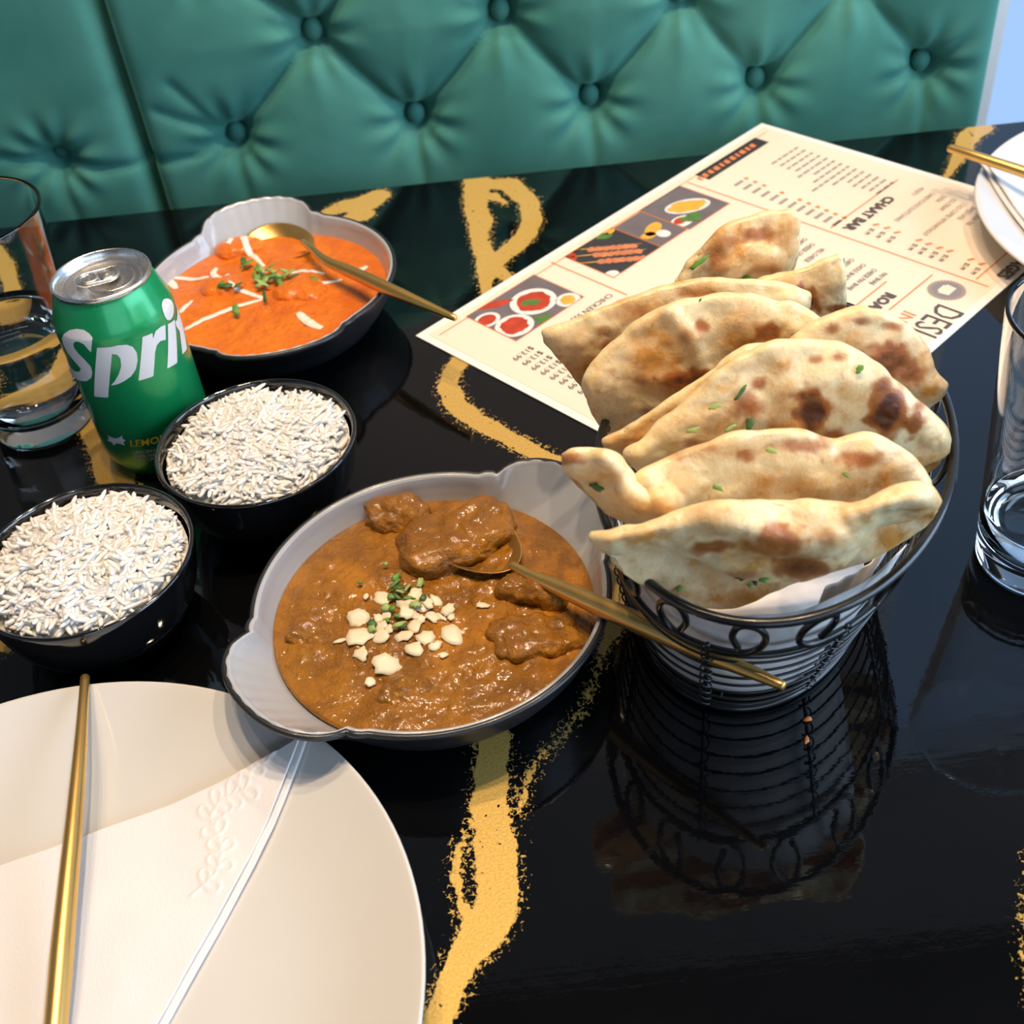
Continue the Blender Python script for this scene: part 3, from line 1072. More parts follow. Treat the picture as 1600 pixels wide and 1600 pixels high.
def make_bowl(c, seed, blabel, rlabel):
    b = obj('rice_bowl', *lathe(BOWLP, c, 96), m_bowl, None, loc=c)
    fix_normals(b)
    tag(b, blabel, 'bowl', 'black bowls of rice')
    R = random.Random(seed)
    V, Fc = [], []

    def add(vf):
        k = len(V)
        V.extend(vf[0]); Fc.extend(tuple(i + k for i in f) for f in vf[1])
    # packed rice below the loose top layer
    n, m = 40, 14
    mv = [Vector((c[0], c[1], rice_top(0, 0, seed) - 0.0016))]
    for j in range(1, m + 1):
        r = 0.0505 * j / m
        for i in range(n):
            a = 2 * pi * i / n
            mv.append(Vector((c[0] + r * cos(a), c[1] + r * sin(a), rice_top(r, a, seed) - 0.0016)))
    mf = [(0, 1 + i, 1 + (i + 1) % n) for i in range(n)] + [(1 + j * n + i, 1 + (j + 1) * n + i, 1 + (j + 1) * n + (i + 1) % n, 1 + j * n + (i + 1) % n) for j in range(m - 1) for i in range(n)]
    add((mv, mf))
    for k in range(1350):
        L = R.uniform(0.0115, 0.0185)
        for _ in range(6):
            r = 0.0520 * sqrt(R.random())
            a = R.uniform(0, 2 * pi)
            th = R.uniform(0, 2 * pi)
            tilt = R.gauss(0, 0.22)
            p = Vector((c[0] + r * cos(a), c[1] + r * sin(a), rice_top(r, a, seed) - 0.0016 + 0.0026 * R.random() ** 1.3))
            d = Vector((cos(th) * cos(tilt), sin(th) * cos(tilt), sin(tilt)))
            # keep both ends inside the bowl wall
            ok = all(hypot(p.x + d.x * q * L - c[0], p.y + d.y * q * L - c[1]) < (0.0508 if p.z + d.z * q * L < 0.049 else 0.053) for q in (-0.5, 0.5))
            if ok: break
        if not ok: continue
        add(grain_mesh(p, d, Vector((0, 0, 1)), L, R.uniform(0.00112, 0.00145), R.uniform(-0.32, 0.32)))
    o = obj('cooked_rice', V, Fc, m_rice, None, loc=(c[0], c[1], 0.03))
    tag(o, rlabel, 'rice', None, 'stuff')


make_bowl((-0.1343, 0.5104, 0), 11, 'glossy black bowl of rice touching the green soda can', 'long-grain white rice in the bowl beside the can')
make_bowl((-0.2142, 0.4318, 0), 12, 'glossy black bowl of rice cut by the left frame edge, above the plate', 'long-grain white rice in the bowl above the white plate')

# ================================================================== SODA CAN
CC = Vector((-0.2073, 0.5752, 0))
t = NT('green_printed_aluminium')
t.set(Base_Color=t.mix(t.noise(500, 2), (0.006, 0.30, 0.095), (0.009, 0.35, 0.115)), Metallic=0.35, Roughness=0.30, Coat_Weight=0.5, Coat_Roughness=0.12)
m_can = t.m
t = NT('brushed_aluminium')
t.set(Base_Color=(0.80, 0.79, 0.77), Metallic=1.0, Roughness=t.rng(t.noise(300, 3), 0.3, 0.7, 0.26, 0.30))
m_alu = t.m
m_white_ink = simple('white_can_print', (0.78, 0.78, 0.80), 0.35, vary=0.03)
m_yel_ink = simple('yellow_can_print', (0.95, 0.66, 0.03), 0.35, vary=0.03)
can = thing('soda_can', CC, 'green soda can with big white lettering beside the rice', 'can')
CR = 0.0331
fix_normals(obj('can_body', *lathe([(0.0235, 0.0022), (0.0252, 0.0), (0.0265, 0.0005), (0.0295, 0.006), (0.0322, 0.0105), (CR, 0.0150), (CR, 0.060), (CR, 0.0985), (0.0328, 0.1015), (0.0318, 0.1045), (0.0292, 0.1125), (0.0272, 0.1180), (0.0264, 0.1192)], CC, 96), m_can, can))
fix_normals(obj('can_base', *lathe([(0.0001, 0.010), (0.012, 0.0085), (0.020, 0.004), (0.0235, 0.0022)], CC, 64), m_alu, can))
lid = obj('can_lid', *lathe([(0.0264, 0.1192), (0.0271, 0.1196), (0.0274, 0.1210), (0.0272, 0.1223), (0.0264, 0.1227), (0.0257, 0.1222), (0.0250, 0.1190), (0.0243, 0.1165), (0.0236, 0.1160), (0.0228, 0.1166), (0.0222, 0.1182), (0.0205, 0.1186), (0.0198, 0.1180), (0.0001, 0.1180)], CC, 96), m_alu, can)
fix_normals(lid)


def can_hit(x, y, R):
    d = ray(x, y)
    ox, oy = CAM.x - CC.x, CAM.y - CC.y
    A = d.x ** 2 + d.y ** 2
    B = 2 * (ox * d.x + oy * d.y)
    Cq = ox * ox + oy * oy - R * R
    D = max(0.0, B * B - 4 * A * Cq)
    k = (-B - sqrt(D)) / (2 * A)
    P = CAM + d * k
    return atan2(P.y - CC.y, P.x - CC.x), P.z


def can_profile_r(z):
    pts = [(0.0105, 0.0322), (0.015, CR), (0.0985, CR), (0.1015, 0.0328), (0.1045, 0.0318), (0.1125, 0.0292)]
    return float(np.interp(z, [p[0] for p in pts], [p[1] for p in pts]))


def decal(name, pts, m, parent=can, off=0.00032):
    """filled outline in (angle*R, z) space wrapped on the can"""
    from mathutils.geometry import tessellate_polygon
    P3 = [Vector((a * CR * 1000, z * 1000, 0)) for a, z in pts]
    bm = bmesh.new()
    vs_ = [bm.verts.new(p) for p in P3]
    for tri in tessellate_polygon([P3]):
        try:
            bm.faces.new([vs_[i] for i in tri])
        except ValueError:
            pass
    for ax in (0, 1):
        xs = [v.co[ax] for v in bm.verts]
        x = min(xs) + 1.2
        while x < max(xs):
            bmesh.ops.bisect_plane(bm, geom=bm.verts[:] + bm.edges[:] + bm.faces[:], plane_co=(x, 0, 0) if ax == 0 else (0, x, 0), plane_no=(1, 0, 0) if ax == 0 else (0, 1, 0))
            x += 1.2
    V = []
    bm.verts.index_update()
    for v in bm.verts:
        a, z = v.co.x / CR / 1000, v.co.y / 1000
        r = can_profile_r(z) + off
        V.append((CC.x + r * cos(a), CC.y + r * sin(a), z))
    Fc = [tuple(v.index for v in f.verts) for f in bm.faces]
    bm.free()
    o = obj(name, V, Fc, m, parent, smooth=True)
    for p in o.data.polygons:
        cpt = p.center
        if p.normal.x * cpt.x + p.normal.y * cpt.y < 0: p.flip()
    return o


def zcan(pts):
    out = []
    prev = None
    for x, y in pts:
        a, z = can_hit(60 + 0.2375 * x, 370 + 0.2375 * y, CR)
        if a > pi / 2: a -= 2 * pi
        out.append((a, z))
    return out


LET = {
    's': [(355, 668), (330, 645), (290, 625), (240, 618), (195, 622), (165, 640), (158, 668), (168, 710), (190, 755), (225, 800), (260, 840), (280, 865), (276, 882), (262, 887), (240, 880), (220, 862), (206, 838), (196, 806), (190, 790), (186, 800), (200, 850), (212, 880), (228, 910), (250, 932), (285, 947), (320, 948), (350, 925), (357, 890), (345, 850), (310, 810), (265, 765), (238, 730), (232, 705), (240, 690), (262, 688), (300, 705), (335, 745), (348, 757)],
    'p': [(387, 728), (480, 722), (520, 712), (580, 708), (620, 722), (645, 760), (652, 810), (640, 870), (610, 915), (560, 950), (515, 970), (478, 976), (505, 945), (530, 900), (545, 850), (540, 800), (520, 775), (485, 768), (460, 1055), (370, 1047)],
    'r': [(683, 658), (748, 632), (752, 668), (768, 620), (800, 592), (832, 578), (835, 676), (800, 685), (776, 712), (765, 760), (755, 915), (658, 945)],
    'i': [(848, 575), (893, 545), (910, 828), (845, 866)],
    't': [(898, 425), (918, 480), (935, 545), (958, 640), (973, 737), (944, 773), (935, 700), (925, 620), (905, 590), (897, 560), (908, 545)],
}
for k_, pts in LET.items():
    decal('letter_' + k_, zcan(pts), m_white_ink)
decal('letter_dot', zcan([(855 + 33 * cos(2 * pi * i / 28), 477 + 72 * sin(2 * pi * i / 28)) for i in range(28)]), m_white_ink)
decal('splash_mark', zcan([(455, 1303), (480, 1316), (510, 1325), (540, 1316), (550, 1303), (555, 1325), (574, 1338), (560, 1350), (572, 1371), (540, 1360), (515, 1356), (496, 1371), (488, 1350), (453, 1336), (470, 1325)]), m_white_ink)


def can_text(s, x, y, size, m, shear=0.0, bold=0.0):
    V2, Fc = text_mesh(s, size, shear, bold)
    a0, z0 = zcan([(x, y)])[0]
    V = [(CC.x + (can_profile_r(z0 + b) + 0.00025) * cos(a0 + u / CR), CC.y + (can_profile_r(z0 + b) + 0.00025) * sin(a0 + u / CR), z0 + b) for u, b in V2]
    obj('lettering', V, Fc, m, can, smooth=False)


can_text('LEMON', 603, 1378, 0.0066, m_yel_ink, 0.25, 0.00005)
can_text('LEMON-L', 627, 1426, 0.0033, m_white_ink, 0, 0.0)
can_text('100% NA', 634, 1452, 0.0033, m_white_ink, 0, 0.0)
can_text('NO CAFF', 645, 1476, 0.0033, m_white_ink, 0, 0.0)
# pull tab
tc = CC + Vector((0.0015, 0.0015, 0.1202))
ta = radians(14)
tu, tv = Vector((cos(ta), sin(ta), 0)), Vector((-sin(ta), cos(ta), 0))


def stadium(L, W, n=40, sx=0.0):
    out = []
    for i in range(n):
        a = 2 * pi * i / n
        x = (L / 2 - W / 2) * (1 if cos(a) > 0 else -1) + W / 2 * cos(a) + sx
        out.append(tc - tu * 0.004 + tu * x + tv * (W / 2 * sin(a)))
    return out


obj('pull_tab', *tube(stadium(0.0225, 0.0130), 0.0012, 8, closed=True), m_alu, can)
obj('tab_ring', *tube([p + Vector((0, 0, 0.0002)) for p in stadium(0.0095, 0.0088, 28, -0.0050)], 0.0008, 8, closed=True), m_alu, can)
obj('tab_rivet', *lathe([(0.0001, 0.0016), (0.0018, 0.0013), (0.0032, 0.0005), (0.0045, 0.0006), (0.0052, -0.0006)], tc + tu * 0.0012, 24), m_alu, can)
sc = [CC + tu * (0.0045 + 0.0125 * cos(2 * pi * i / 36)) + tv * (0.0135 * sin(2 * pi * i / 36)) + Vector((0, 0, 0.1181)) for i in range(36)]
obj('score_line', *tube(sc, 0.0004, 6, closed=True), m_alu, can)

# ================================================================== GLASSES
t = NT('clear_glass')
t.set(Base_Color=(0.97, 0.99, 0.99), Roughness=0.0, Transmission_Weight=1.0, IOR=1.48)
m_glass = t.m
t = NT('water')
t.set(Base_Color=(1, 1, 1), Roughness=0.0, Transmission_Weight=1.0, IOR=1.33)
m_water = t.m


def make_glass(c, rb, rt, H, wz, lab, wlab):
    def ro(z): return rb + (rt - rb) * (z / H)
    th = 0.0019
    prof = [(0.0001, 0.0012), (rb * 0.7, 0.0010), (rb * 0.93, 0.0), (rb, 0.0018)]
    prof += [(ro(z), z) for z in np.linspace(0.012, H - 0.002, 10)]
    prof += [(rt, H - 0.0006), (rt - th * 0.5, H), (rt - th, H - 0.0006)]
    prof += [(ro(z) - th, z) for z in np.linspace(H - 0.002, 0.020, 10)]
    prof += [(rb - 0.0045, 0.0135), (rb - 0.010, 0.0112), (0.0001, 0.0105)]
    g = obj('drinking_glass', *lathe(prof, c, 96), m_glass, None, loc=c)
    fix_normals(g)
    tag(g, lab, 'glass', 'drinking glasses')
    e = 0.0003
    wp = [(0.0001, 0.0106), (rb - 0.010, 0.0113), (rb - 0.0044, 0.0137)] + [(ro(z) - th - e, z) for z in np.linspace(0.020, wz, 6)] + [(ro(wz) - th - 0.0012, wz - 0.0004), (0.0001, wz - 0.0005)]
    wobj = obj('drinking_water', *lathe(wp, c, 96), m_water, None, loc=(c[0], c[1], 0.012))
    fix_normals(wobj)
    tag(wobj, wlab, 'water')


make_glass((-0.2900, 0.6185, 0), 0.0310, 0.0475, 0.145, 0.074, 'half-full clear tumbler beside the green soda can', 'water half filling the tumbler beside the can')
make_glass((0.2622, 0.4010, 0), 0.0315, 0.0436, 0.145, 0.034, 'nearly empty clear tumbler beside the bread basket', 'shallow water in the tumbler beside the bread basket')

# ================================================================== PLATES, NAPKINS, CUTLERY
t = NT('white_porcelain')
t.set(Base_Color=t.mix(t.noise(20, 3), (0.655, 0.640, 0.610), (0.695, 0.680, 0.650)), Roughness=0.12, Coat_Weight=0.7, Coat_Roughness=0.05)
m_plate = t.m
t = NT('white_paper_napkin')
em = t.noise(1500, 2, vec=t.scaled((1, 0.35, 1)))
t.set(Base_Color=t.mix(t.noise(40, 3), (0.745, 0.735, 0.745), (0.785, 0.775, 0.785)), Roughness=0.9, Normal=t.bump(em, 0.35, 0.0004))
m_napkin = t.m
t = NT('polished_gold_steel')
t.set(Base_Color=t.mix(t.noise(50, 3), (0.66, 0.41, 0.12), (0.76, 0.50, 0.17)), Metallic=0.9, Roughness=t.rng(t.noise(400, 3, vec=t.scaled((8, 8, 1))), 0.3, 0.7, 0.28, 0.40))
m_gold = t.m
RP = 0.1550
PK = RP / 0.1421
PT = [(0.0001, 0.0055), (0.070, 0.0055), (0.092, 0.0062), (0.106, 0.0082), (0.118, 0.0118), (0.130, 0.0165), (0.1375, 0.0198), (0.1405, 0.0212)]
PT = [(r * PK, z * 1.1) for r, z in PT]
PROF = PT + [(r * PK, z * 1.1) for r, z in [(0.1416, 0.0215), (0.1421, 0.0207), (0.1412, 0.0194), (0.131, 0.0140), (0.118, 0.0085), (0.100, 0.0040), (0.090, 0.0022), (0.0885, 0.0), (0.084, 0.0), (0.082, 0.0020), (0.0001, 0.0022)]]


def plate_z(r):
    return float(np.interp(r, [p[0] for p in PT] + [RP], [p[1] for p in PT] + [0.0236]))


P1 = (-0.2065, 0.2146, 0.0)
P2 = (0.4890, 0.6700, 0.0016)
for c, lab in ((P1, 'large white plate under the folded napkin, nearest the camera'), (P2, 'white plate cut by the right frame edge, resting on the menu')):
    p = obj('dinner_plate', *lathe(PROF, c, 128), m_plate, None, loc=c)
    fix_normals(p)
    tag(p, lab, 'plate', 'white dinner plates')


def plate_surface(c, x, y):
    return c[2] + plate_z(hypot(x - c[0], y - c[1]))


SCROLL = []            # embossed vine: a wavy stem with pointed leaves on both sides
_stem = smooth_poly([(298, 1398), (338, 1362), (345, 1318), (330, 1280), (352, 1252), (388, 1240), (402, 1205), (418, 1186)], 46)
SCROLL.append([tuple(p) for p in _stem])
for _i in range(3, 44, 4):
    (_x, _y), (_x2, _y2) = _stem[_i], _stem[_i + 1]
    _a = atan2(_y2 - _y, _x2 - _x)
    for _s in (-1, 1):
        _b = _a + _s * 0.85
        _L, _W = 25, 7.5
        _leaf = []
        for _k in range(15):
            _t = 2 * pi * _k / 14
            _u, _v = _L * (1 - cos(_t)) / 2, _W * sin(_t) * (1 - 0.45 * cos(_t))
            _leaf.append((_x + _u * cos(_b) - _v * sin(_b), _y + _u * sin(_b) + _v * cos(_b)))
        SCROLL.append(_leaf)


def napkin_sheet(name, corner, e1, e2, L1, L2, lift, plate, parent, th=0.0011, emboss=False, n1=90, n2=90, sag=0.0):
    sc3 = []
    if emboss:
        for pl_ in SCROLL:
            sc3.append([tz(x, y, 0.011) for x, y in pl_])
    X = np.zeros((n1, n2)); Y = X.copy(); Z = X.copy()
    for i in range(n1):
        for j in range(n2):
            p = Vector(corner) + e1 * (L1 * i / (n1 - 1)) + e2 * (L2 * j / (n2 - 1))
            X[i, j], Y[i, j] = p.x, p.y
            Z[i, j] = plate_surface(plate, p.x, p.y) + lift + 0.0007 * noise.noise(Vector((p.x * 40, p.y * 40, lift * 900))) + 0.0007 * (1 + noise.noise(Vector((p.x * 12 + 3, p.y * 12, 1))))
    if emboss:
        best = np.full(X.shape, 9.0)
        for pl_ in sc3:
            for a, b in zip(pl_, pl_[1:]):
                best = np.minimum(best, seg_dist(X, Y, a.x, a.y, b.x, b.y)[0])
        Z += 0.00055 * np.exp(-(best / 0.0007) ** 2)
    V = [(X[i, j], Y[i, j], Z[i, j]) for i in range(n1) for j in range(n2)]
    V += [(X[i, j], Y[i, j], Z[i, j] - th) for i in range(n1) for j in range(n2)]
    Fc = gridf(n1, n2)
    n0 = n1 * n2
    Fc += [tuple(n0 + k for k in f[::-1]) for f in gridf(n1, n2)]
    ring = [i * n2 for i in range(n1)] + [(n1 - 1) * n2 + j for j in range(1, n2)] + [i * n2 + n2 - 1 for i in range(n1 - 2, -1, -1)] + [j for j in range(n2 - 2, 0, -1)]
    L = len(ring)
    Fc += [(ring[i], ring[(i + 1) % L], n0 + ring[(i + 1) % L], n0 + ring[i]) for i in range(L)]
    return fix_normals(obj(name, V, Fc, m_napkin, parent))


nc = tz(486, 1148, 0.023)
e1 = (tz(20, 1338, 0.010) - tz(470, 1156, 0.020)); e1.z = 0; e1.normalize()
e2 = (tz(250, 1600, 0.010) - tz(478, 1165, 0.019)); e2.z = 0; e2.normalize()
nap = thing('paper_napkin', (nc.x, nc.y, 0.006), 'folded white embossed paper napkin on the near plate', 'napkin', 'paper napkins')
napkin_sheet('lower_fold', nc - Vector((0, 0, 0)) , e1, e2, 0.150, 0.165, 0.0016, P1, nap)
napkin_sheet('upper_fold', nc + e1 * 0.0040 + e2 * 0.001, e1, e2, 0.143, 0.160, 0.0036, P1, nap, emboss=True, n1=200, n2=220)
nap2c = tz(1525, 250, 0.020)
f1 = (tz(1620, 375, 0.012) - tz(1530, 258, 0.02)); f1.z = 0; f1.normalize()
f2 = Vector((-f1.y, f1.x, 0)) * -1
if f2.x < 0: f2 = -f2
nap2 = thing('paper_napkin', (nap2c.x, nap2c.y, 0.01), 'folded white paper napkin on the plate at the right frame edge', 'napkin', 'paper napkins')
cpos = Vector((0.362, 0.722, 0))
cn = tz(1530, 256, 0.026); cn.z = 0
napkin_sheet('lower_fold', cn, f1, f2, 0.15, 0.11, 0.0018, P2, nap2, n1=50, n2=40)
napkin_sheet('upper_fold', cn + f2 * 0.004 + f1 * 0.002, f1, f2, 0.145, 0.10, 0.0040, P2, nap2, n1=50, n2=40)


def handle(path, radii, n=48):
    P = smooth_poly([tuple(p) for p in path], n)
    R = np.interp(np.linspace(0, 1, n), np.linspace(0, 1, len(radii)), radii)
    return [Vector(p) for p in P], list(R)


def cap_round(P, R):
    d0 = (P[0] - P[1]).normalized()
    d1 = (P[-1] - P[-2]).normalized()
    P2 = [P[0] + d0 * R[0] * 0.30] + P + [P[-1] + d1 * R[-1] * 0.30]
    R2 = [R[0] * 0.75] + R + [R[-1] * 0.75]
    return P2, R2


# cutlery lying across the near plate
kp = [tz(133, 1058, 0.0275), tz(126, 1160, 0.0290), tz(114, 1300, 0.0270), tz(100, 1450, 0.0230), tz(88, 1590, 0.0190), tz(72, 1760, 0.0150)]
P, R = handle(kp, [0.0021, 0.0027, 0.0034, 0.0041, 0.0046, 0.0044, 0.0036])
tag(obj('cutlery_handle', *tube(*cap_round(P, R), 20), m_gold, None, loc=(P1[0], P1[1], 0.012)), 'slim gold cutlery handle laid over the napkin on the near plate', 'cutlery', 'gold cutlery')
kp = [tz(1484, 231, 0.036), tz(1530, 246, 0.036), tz(1600, 269, 0.034), tz(1680, 297, 0.030), tz(1760, 327, 0.026)]
P, R = handle(kp, [0.0030, 0.0034, 0.0038, 0.0042, 0.0045, 0.0042])
tag(obj('cutlery_handle', *tube(*cap_round(P, R), 20), m_gold, None, loc=P[-1]), 'slim gold cutlery handle over the plate at the right frame edge', 'cutlery', 'gold cutlery')


def spoon_bowl(c, d, up, L, W, D, th=0.0010, n=28, m=40, hollow=True):
    """oval spoon bowl: c centre of its rim, d long axis, up rim normal"""
    s = d.cross(up).normalized()
    u = s.cross(d).normalized()
    V = []

    def pt(i, k, off):
        r = i / (n - 1)
        a = 2 * pi * k / m
        x, y = cos(a) * r, sin(a) * r
        egg = 1 - 0.16 * x
        return c + d * (x * L / 2) + s * (y * W / 2 * egg) - u * (D * (1 - r ** 2.2) + off * (1 if i < n - 1 else 0.4))
    for off in (0.0, th):
        for i in range(n):
            for k in range(m):
                V.append(pt(i, k, off))
    Fc = []
    for q in range(2):
        b0 = q * n * m
        for i in range(n - 1):
            for k in range(m):
                f = (b0 + i * m + k, b0 + i * m + (k + 1) % m, b0 + (i + 1) * m + (k + 1) % m, b0 + (i + 1) * m + k)
                Fc.append(f if q else f[::-1])
    for k in range(m):
        a0 = (n - 1) * m
        Fc.append((a0 + k, a0 + (k + 1) % m, n * m + a0 + (k + 1) % m, n * m + a0 + k))
    return V, Fc


# serving spoon in the brown curry
sp1 = thing('serving_spoon', tz(760, 870, 0.028), 'gold serving spoon resting in the brown curry, handle over the rim towards the basket', 'spoon', 'gold serving spoons')
kp = [tz(800, 884, 0.0330), tz(826, 898, 0.0352), tz(870, 917, 0.0385), tz(945, 950, 0.0445), tz(1020, 983, 0.0500), tz(1100, 1018, 0.0545), tz(1170, 1048, 0.0580), tz(1224, 1072, 0.0600)]
P, R = handle(kp, [0.0024, 0.0026, 0.0034, 0.0045, 0.0049, 0.0047, 0.0040, 0.0029, 0.0020])
obj('handle', *tube(*cap_round(P, R), 20), m_gold, sp1)
bd_ = (tz(800, 884, 0.0330) - tz(735, 838, 0.0330)).normalized()
V, Fc = spoon_bowl(tz(800, 884, 0.0335) - Vector((bd_.x, bd_.y, 0.0)).normalized() * 0.0275, Vector((bd_.x, bd_.y, 0.0)).normalized(), Vector((0.10, -0.10, 1)).normalized(), 0.058, 0.041, 0.010)
fix_normals(obj('bowl', V, Fc, m_gold, sp1))

sp2 = thing('serving_spoon', tz(440, 380, 0.028), 'gold serving spoon resting in the orange curry, handle tip over the menu corner', 'spoon', 'gold serving spoons')
kp = [tz(474, 378, 0.0350), tz(488, 390, 0.0385), tz(512, 409, 0.0405), tz(560, 430, 0.0425), tz(612, 454, 0.0452), tz(660, 475, 0.0462), tz(711, 497, 0.0470)]
P, R = handle(kp, [0.0022, 0.0024, 0.0030, 0.0040, 0.0045, 0.0042, 0.0032, 0.0020])
obj('handle', *tube(*cap_round(P, R), 20), m_gold, sp2)
V, Fc = spoon_bowl(tz(436, 378, 0.0302), (tz(474, 380, 0.032) - tz(400, 369, 0.032)).normalized(), Vector((0.10, -0.25, 1)).normalized(), 0.056, 0.040, 0.009)
fix_normals(obj('bowl', V, Fc, m_gold, sp2))

# ================================================================== WIRE BASKET
m_wire = simple('black_coated_wire', (0.012, 0.012, 0.013), 0.32, 0.3, vary=0.3, vscale=80, Coat_Weight=0.5, Coat_Roughness=0.15)
BT = Vector((0.366, 0.9306, 0))
BNv = Vector((0.9306, -0.366, 0))
BZ = 0.100


def oval(th, z):
    k = z / BZ
    c = Vector((0.1175, 0.4150, 0)).lerp(Vector((0.1203, 0.4011, 0)), k)
    a = 0.0900 + (0.1136 - 0.0900) * k ** 0.9
    b = 0.0570 + (0.0764 - 0.0570) * k ** 0.9
    return c + BT * (a * cos(th)) + BNv * (b * sin(th)) + Vector((0, 0, z))


basket = thing('bread_basket', (0.1175, 0.415, 0), 'black oval wire bread basket with scrolled rim', 'basket')


def ring(z, r, name, n=110):
    obj(name, *tube([oval(2 * pi * i / n, z) for i in range(n)], r, 8, closed=True), m_wire, basket)


ring(BZ, 0.0021, 'rim_wire')
ring(0.0685, 0.0016, 'scroll_ring')
for z in (0.0600, 0.0510, 0.0420, 0.0330, 0.0240, 0.0150, 0.0080):
    ring(z, 0.00065, 'hoop_wire')
ring(0.0022, 0.0020, 'foot_ring')
# scrolls between the rim and the second ring, in mirrored pairs
NP = 8
for k in range(NP):
    for sg in (-1, 1):
        th0 = 2 * pi * k / NP + 0.12
        z0, z1 = 0.0700, 0.0972
        pts = []
        hw = 0.235
        zc_ = (z0 + z1) / 2
        hz = (z1 - z0) / 2
        raw = [(0.115, 0.30), (0.10, 0.62), (0.125, 0.92), (0.17, 1.0), (0.225, 0.85), (0.255, 0.5), (0.24, 0.18), (0.195, 0.02), (0.12, 0.0), (0.05, 0.03), (0.012, 0.12)]
        raw = [(0.150, 0.20), (0.115, 0.55), (0.128, 0.88), (0.165, 1.0), (0.225, 0.92), (0.268, 0.62), (0.262, 0.28), (0.21, 0.06), (0.14, 0.0), (0.06, 0.0), (0.012, 0.0)]
        for f, h in smooth_poly(raw, 34):
            pts.append(oval(th0 + sg * f * 1.12, z0 + (z1 - z0) * h))
        obj('scroll', *tube(pts, 0.00155, 8), m_wire, basket)
for k in range(NP):
    th = 2 * pi * k / NP + 0.12
    obj('upright', *tube([oval(th, z) + Vector((0, 0, 0)) for z in np.linspace(0.0010, 0.0730, 14)], 0.0010, 8), m_wire, basket)
    # thin twisted tie wire wrapped round each upright
    pts = []
    for i in range(90):
        z = 0.004 + 0.062 * i / 89
        p = oval(th, z)
        out = (p - Vector((0.118, 0.41, z))).normalized()
        tg = Vector((-out.y, out.x, 0))
        a = i * 2 * pi / 11
        pts.append(p + tg * (0.0026 * cos(a)) + out * (0.0020 * sin(a)))
    obj('tie_wire', *tube(pts, 0.00045, 6), m_wire, basket)
for k in range(-3, 4):
    f = k / 4.0
    s_ = sqrt(max(0, 1 - f * f))
    c = Vector((0.1175, 0.415, 0.0045))
    obj('floor_wire', *tube([c + BT * (0.09 * f) + BNv * (0.057 * s_ * g) for g in np.linspace(-1, 1, 6)], 0.0008, 6), m_wire, basket)
obj('floor_wire', *tube([Vector((0.1175, 0.415, 0.0062)) + BT * (0.09 * g) for g in np.linspace(-1, 1, 8)], 0.0008, 6), m_wire, basket)

# ---- waxed paper liner
t = NT('translucent_waxed_paper')
ghost = t.voro(38, 'F1', 'Distance')
ringp = t.math('MULTIPLY', t.rng(t.math('ABSOLUTE', t.math('SUBTRACT', ghost, 0.42)), 0.10, 0.03), 0.35)
t.set(Base_Color=t.mix(ringp, (0.82, 0.80, 0.79), (0.66, 0.65, 0.67)), Roughness=0.45, Transmission_Weight=0.0, Subsurface_Weight=0.15, Subsurface_Radius=(0.003, 0.003, 0.003), Subsurface_Scale=1.0)
m_wax = t.m


def inside(th, z, k=0.965, drop=0.0):
    c = oval(th, z)
    cz_ = Vector((0.1190, 0.4080, 0))
    return Vector((cz_.x + (c.x - cz_.x) * k, cz_.y + (c.y - cz_.y) * k, z))


liner = thing('paper_liner', (0.1175, 0.415, 0.009), 'white waxed paper lining the bread basket', 'paper')


def liner_sheet(th0, th1, zt, k, name, nu=70, nv=30, z0=0.0092):
    V = []
    for lay in (0, 0.0005):
        for i in range(nu):
            th = th0 + (th1 - th0) * i / (nu - 1)
            top = zt(i / (nu - 1))
            for j in range(nv):
                z = z0 + (top - z0) * j / (nv - 1)
                p = inside(th, z, k - 0.004 * sin(i * 0.5) * (j / nv))
                n_ = (p - Vector((0.119, 0.408, z))).normalized()
                p = p - n_ * (0.0015 * (1 + noise.noise(Vector((p.x * 35, p.y * 35, p.z * 35)))) + lay)
                V.append(p)
    Fc = gridf(nu, nv)
    n0 = nu * nv
    Fc += [tuple(n0 + q for q in f[::-1]) for f in gridf(nu, nv)]
    rg = [i * nv for i in range(nu)] + [(nu - 1) * nv + j for j in range(1, nv)] + [i * nv + nv - 1 for i in range(nu - 2, -1, -1)] + [j for j in range(nv - 2, 0, -1)]
    L = len(rg)
    Fc += [(rg[i], rg[(i + 1) % L], n0 + rg[(i + 1) % L], n0 + rg[i]) for i in range(L)]
    return fix_normals(obj(name, V, Fc, m_wax, liner))


# theta: pi is the near end, pi/2 the right side, 3pi/2 the left side
liner_sheet(2.10, 4.35, lambda f: 0.094 + 0.003 * sin(f * 9), 0.955, 'side_sheet')
liner_sheet(1.98, 2.62, lambda f: 0.088 + 0.006 * f, 0.885, 'folded_corner')
# flat bottom
V = [Vector((0.1175, 0.415, 0.0084))]
nn = 48
for k in range(nn):
    p = oval(2 * pi * k / nn, 0.0085)
    V.append(Vector((0.1175 + (p.x - 0.1175) * 0.93, 0.415 + (p.y - 0.415) * 0.93, 0.0084)))
V += [v + Vector((0, 0, 0.0006)) for v in V]
Fc = [(0, 1 + (k + 1) % nn, 1 + k) for k in range(nn)] + [(nn + 1, nn + 2 + k, nn + 2 + (k + 1) % nn) for k in range(nn)] + [(1 + k, 1 + (k + 1) % nn, nn + 2 + (k + 1) % nn, nn + 2 + k) for k in range(nn)]
fix_normals(obj('bottom_sheet', V, Fc, m_wax, liner))

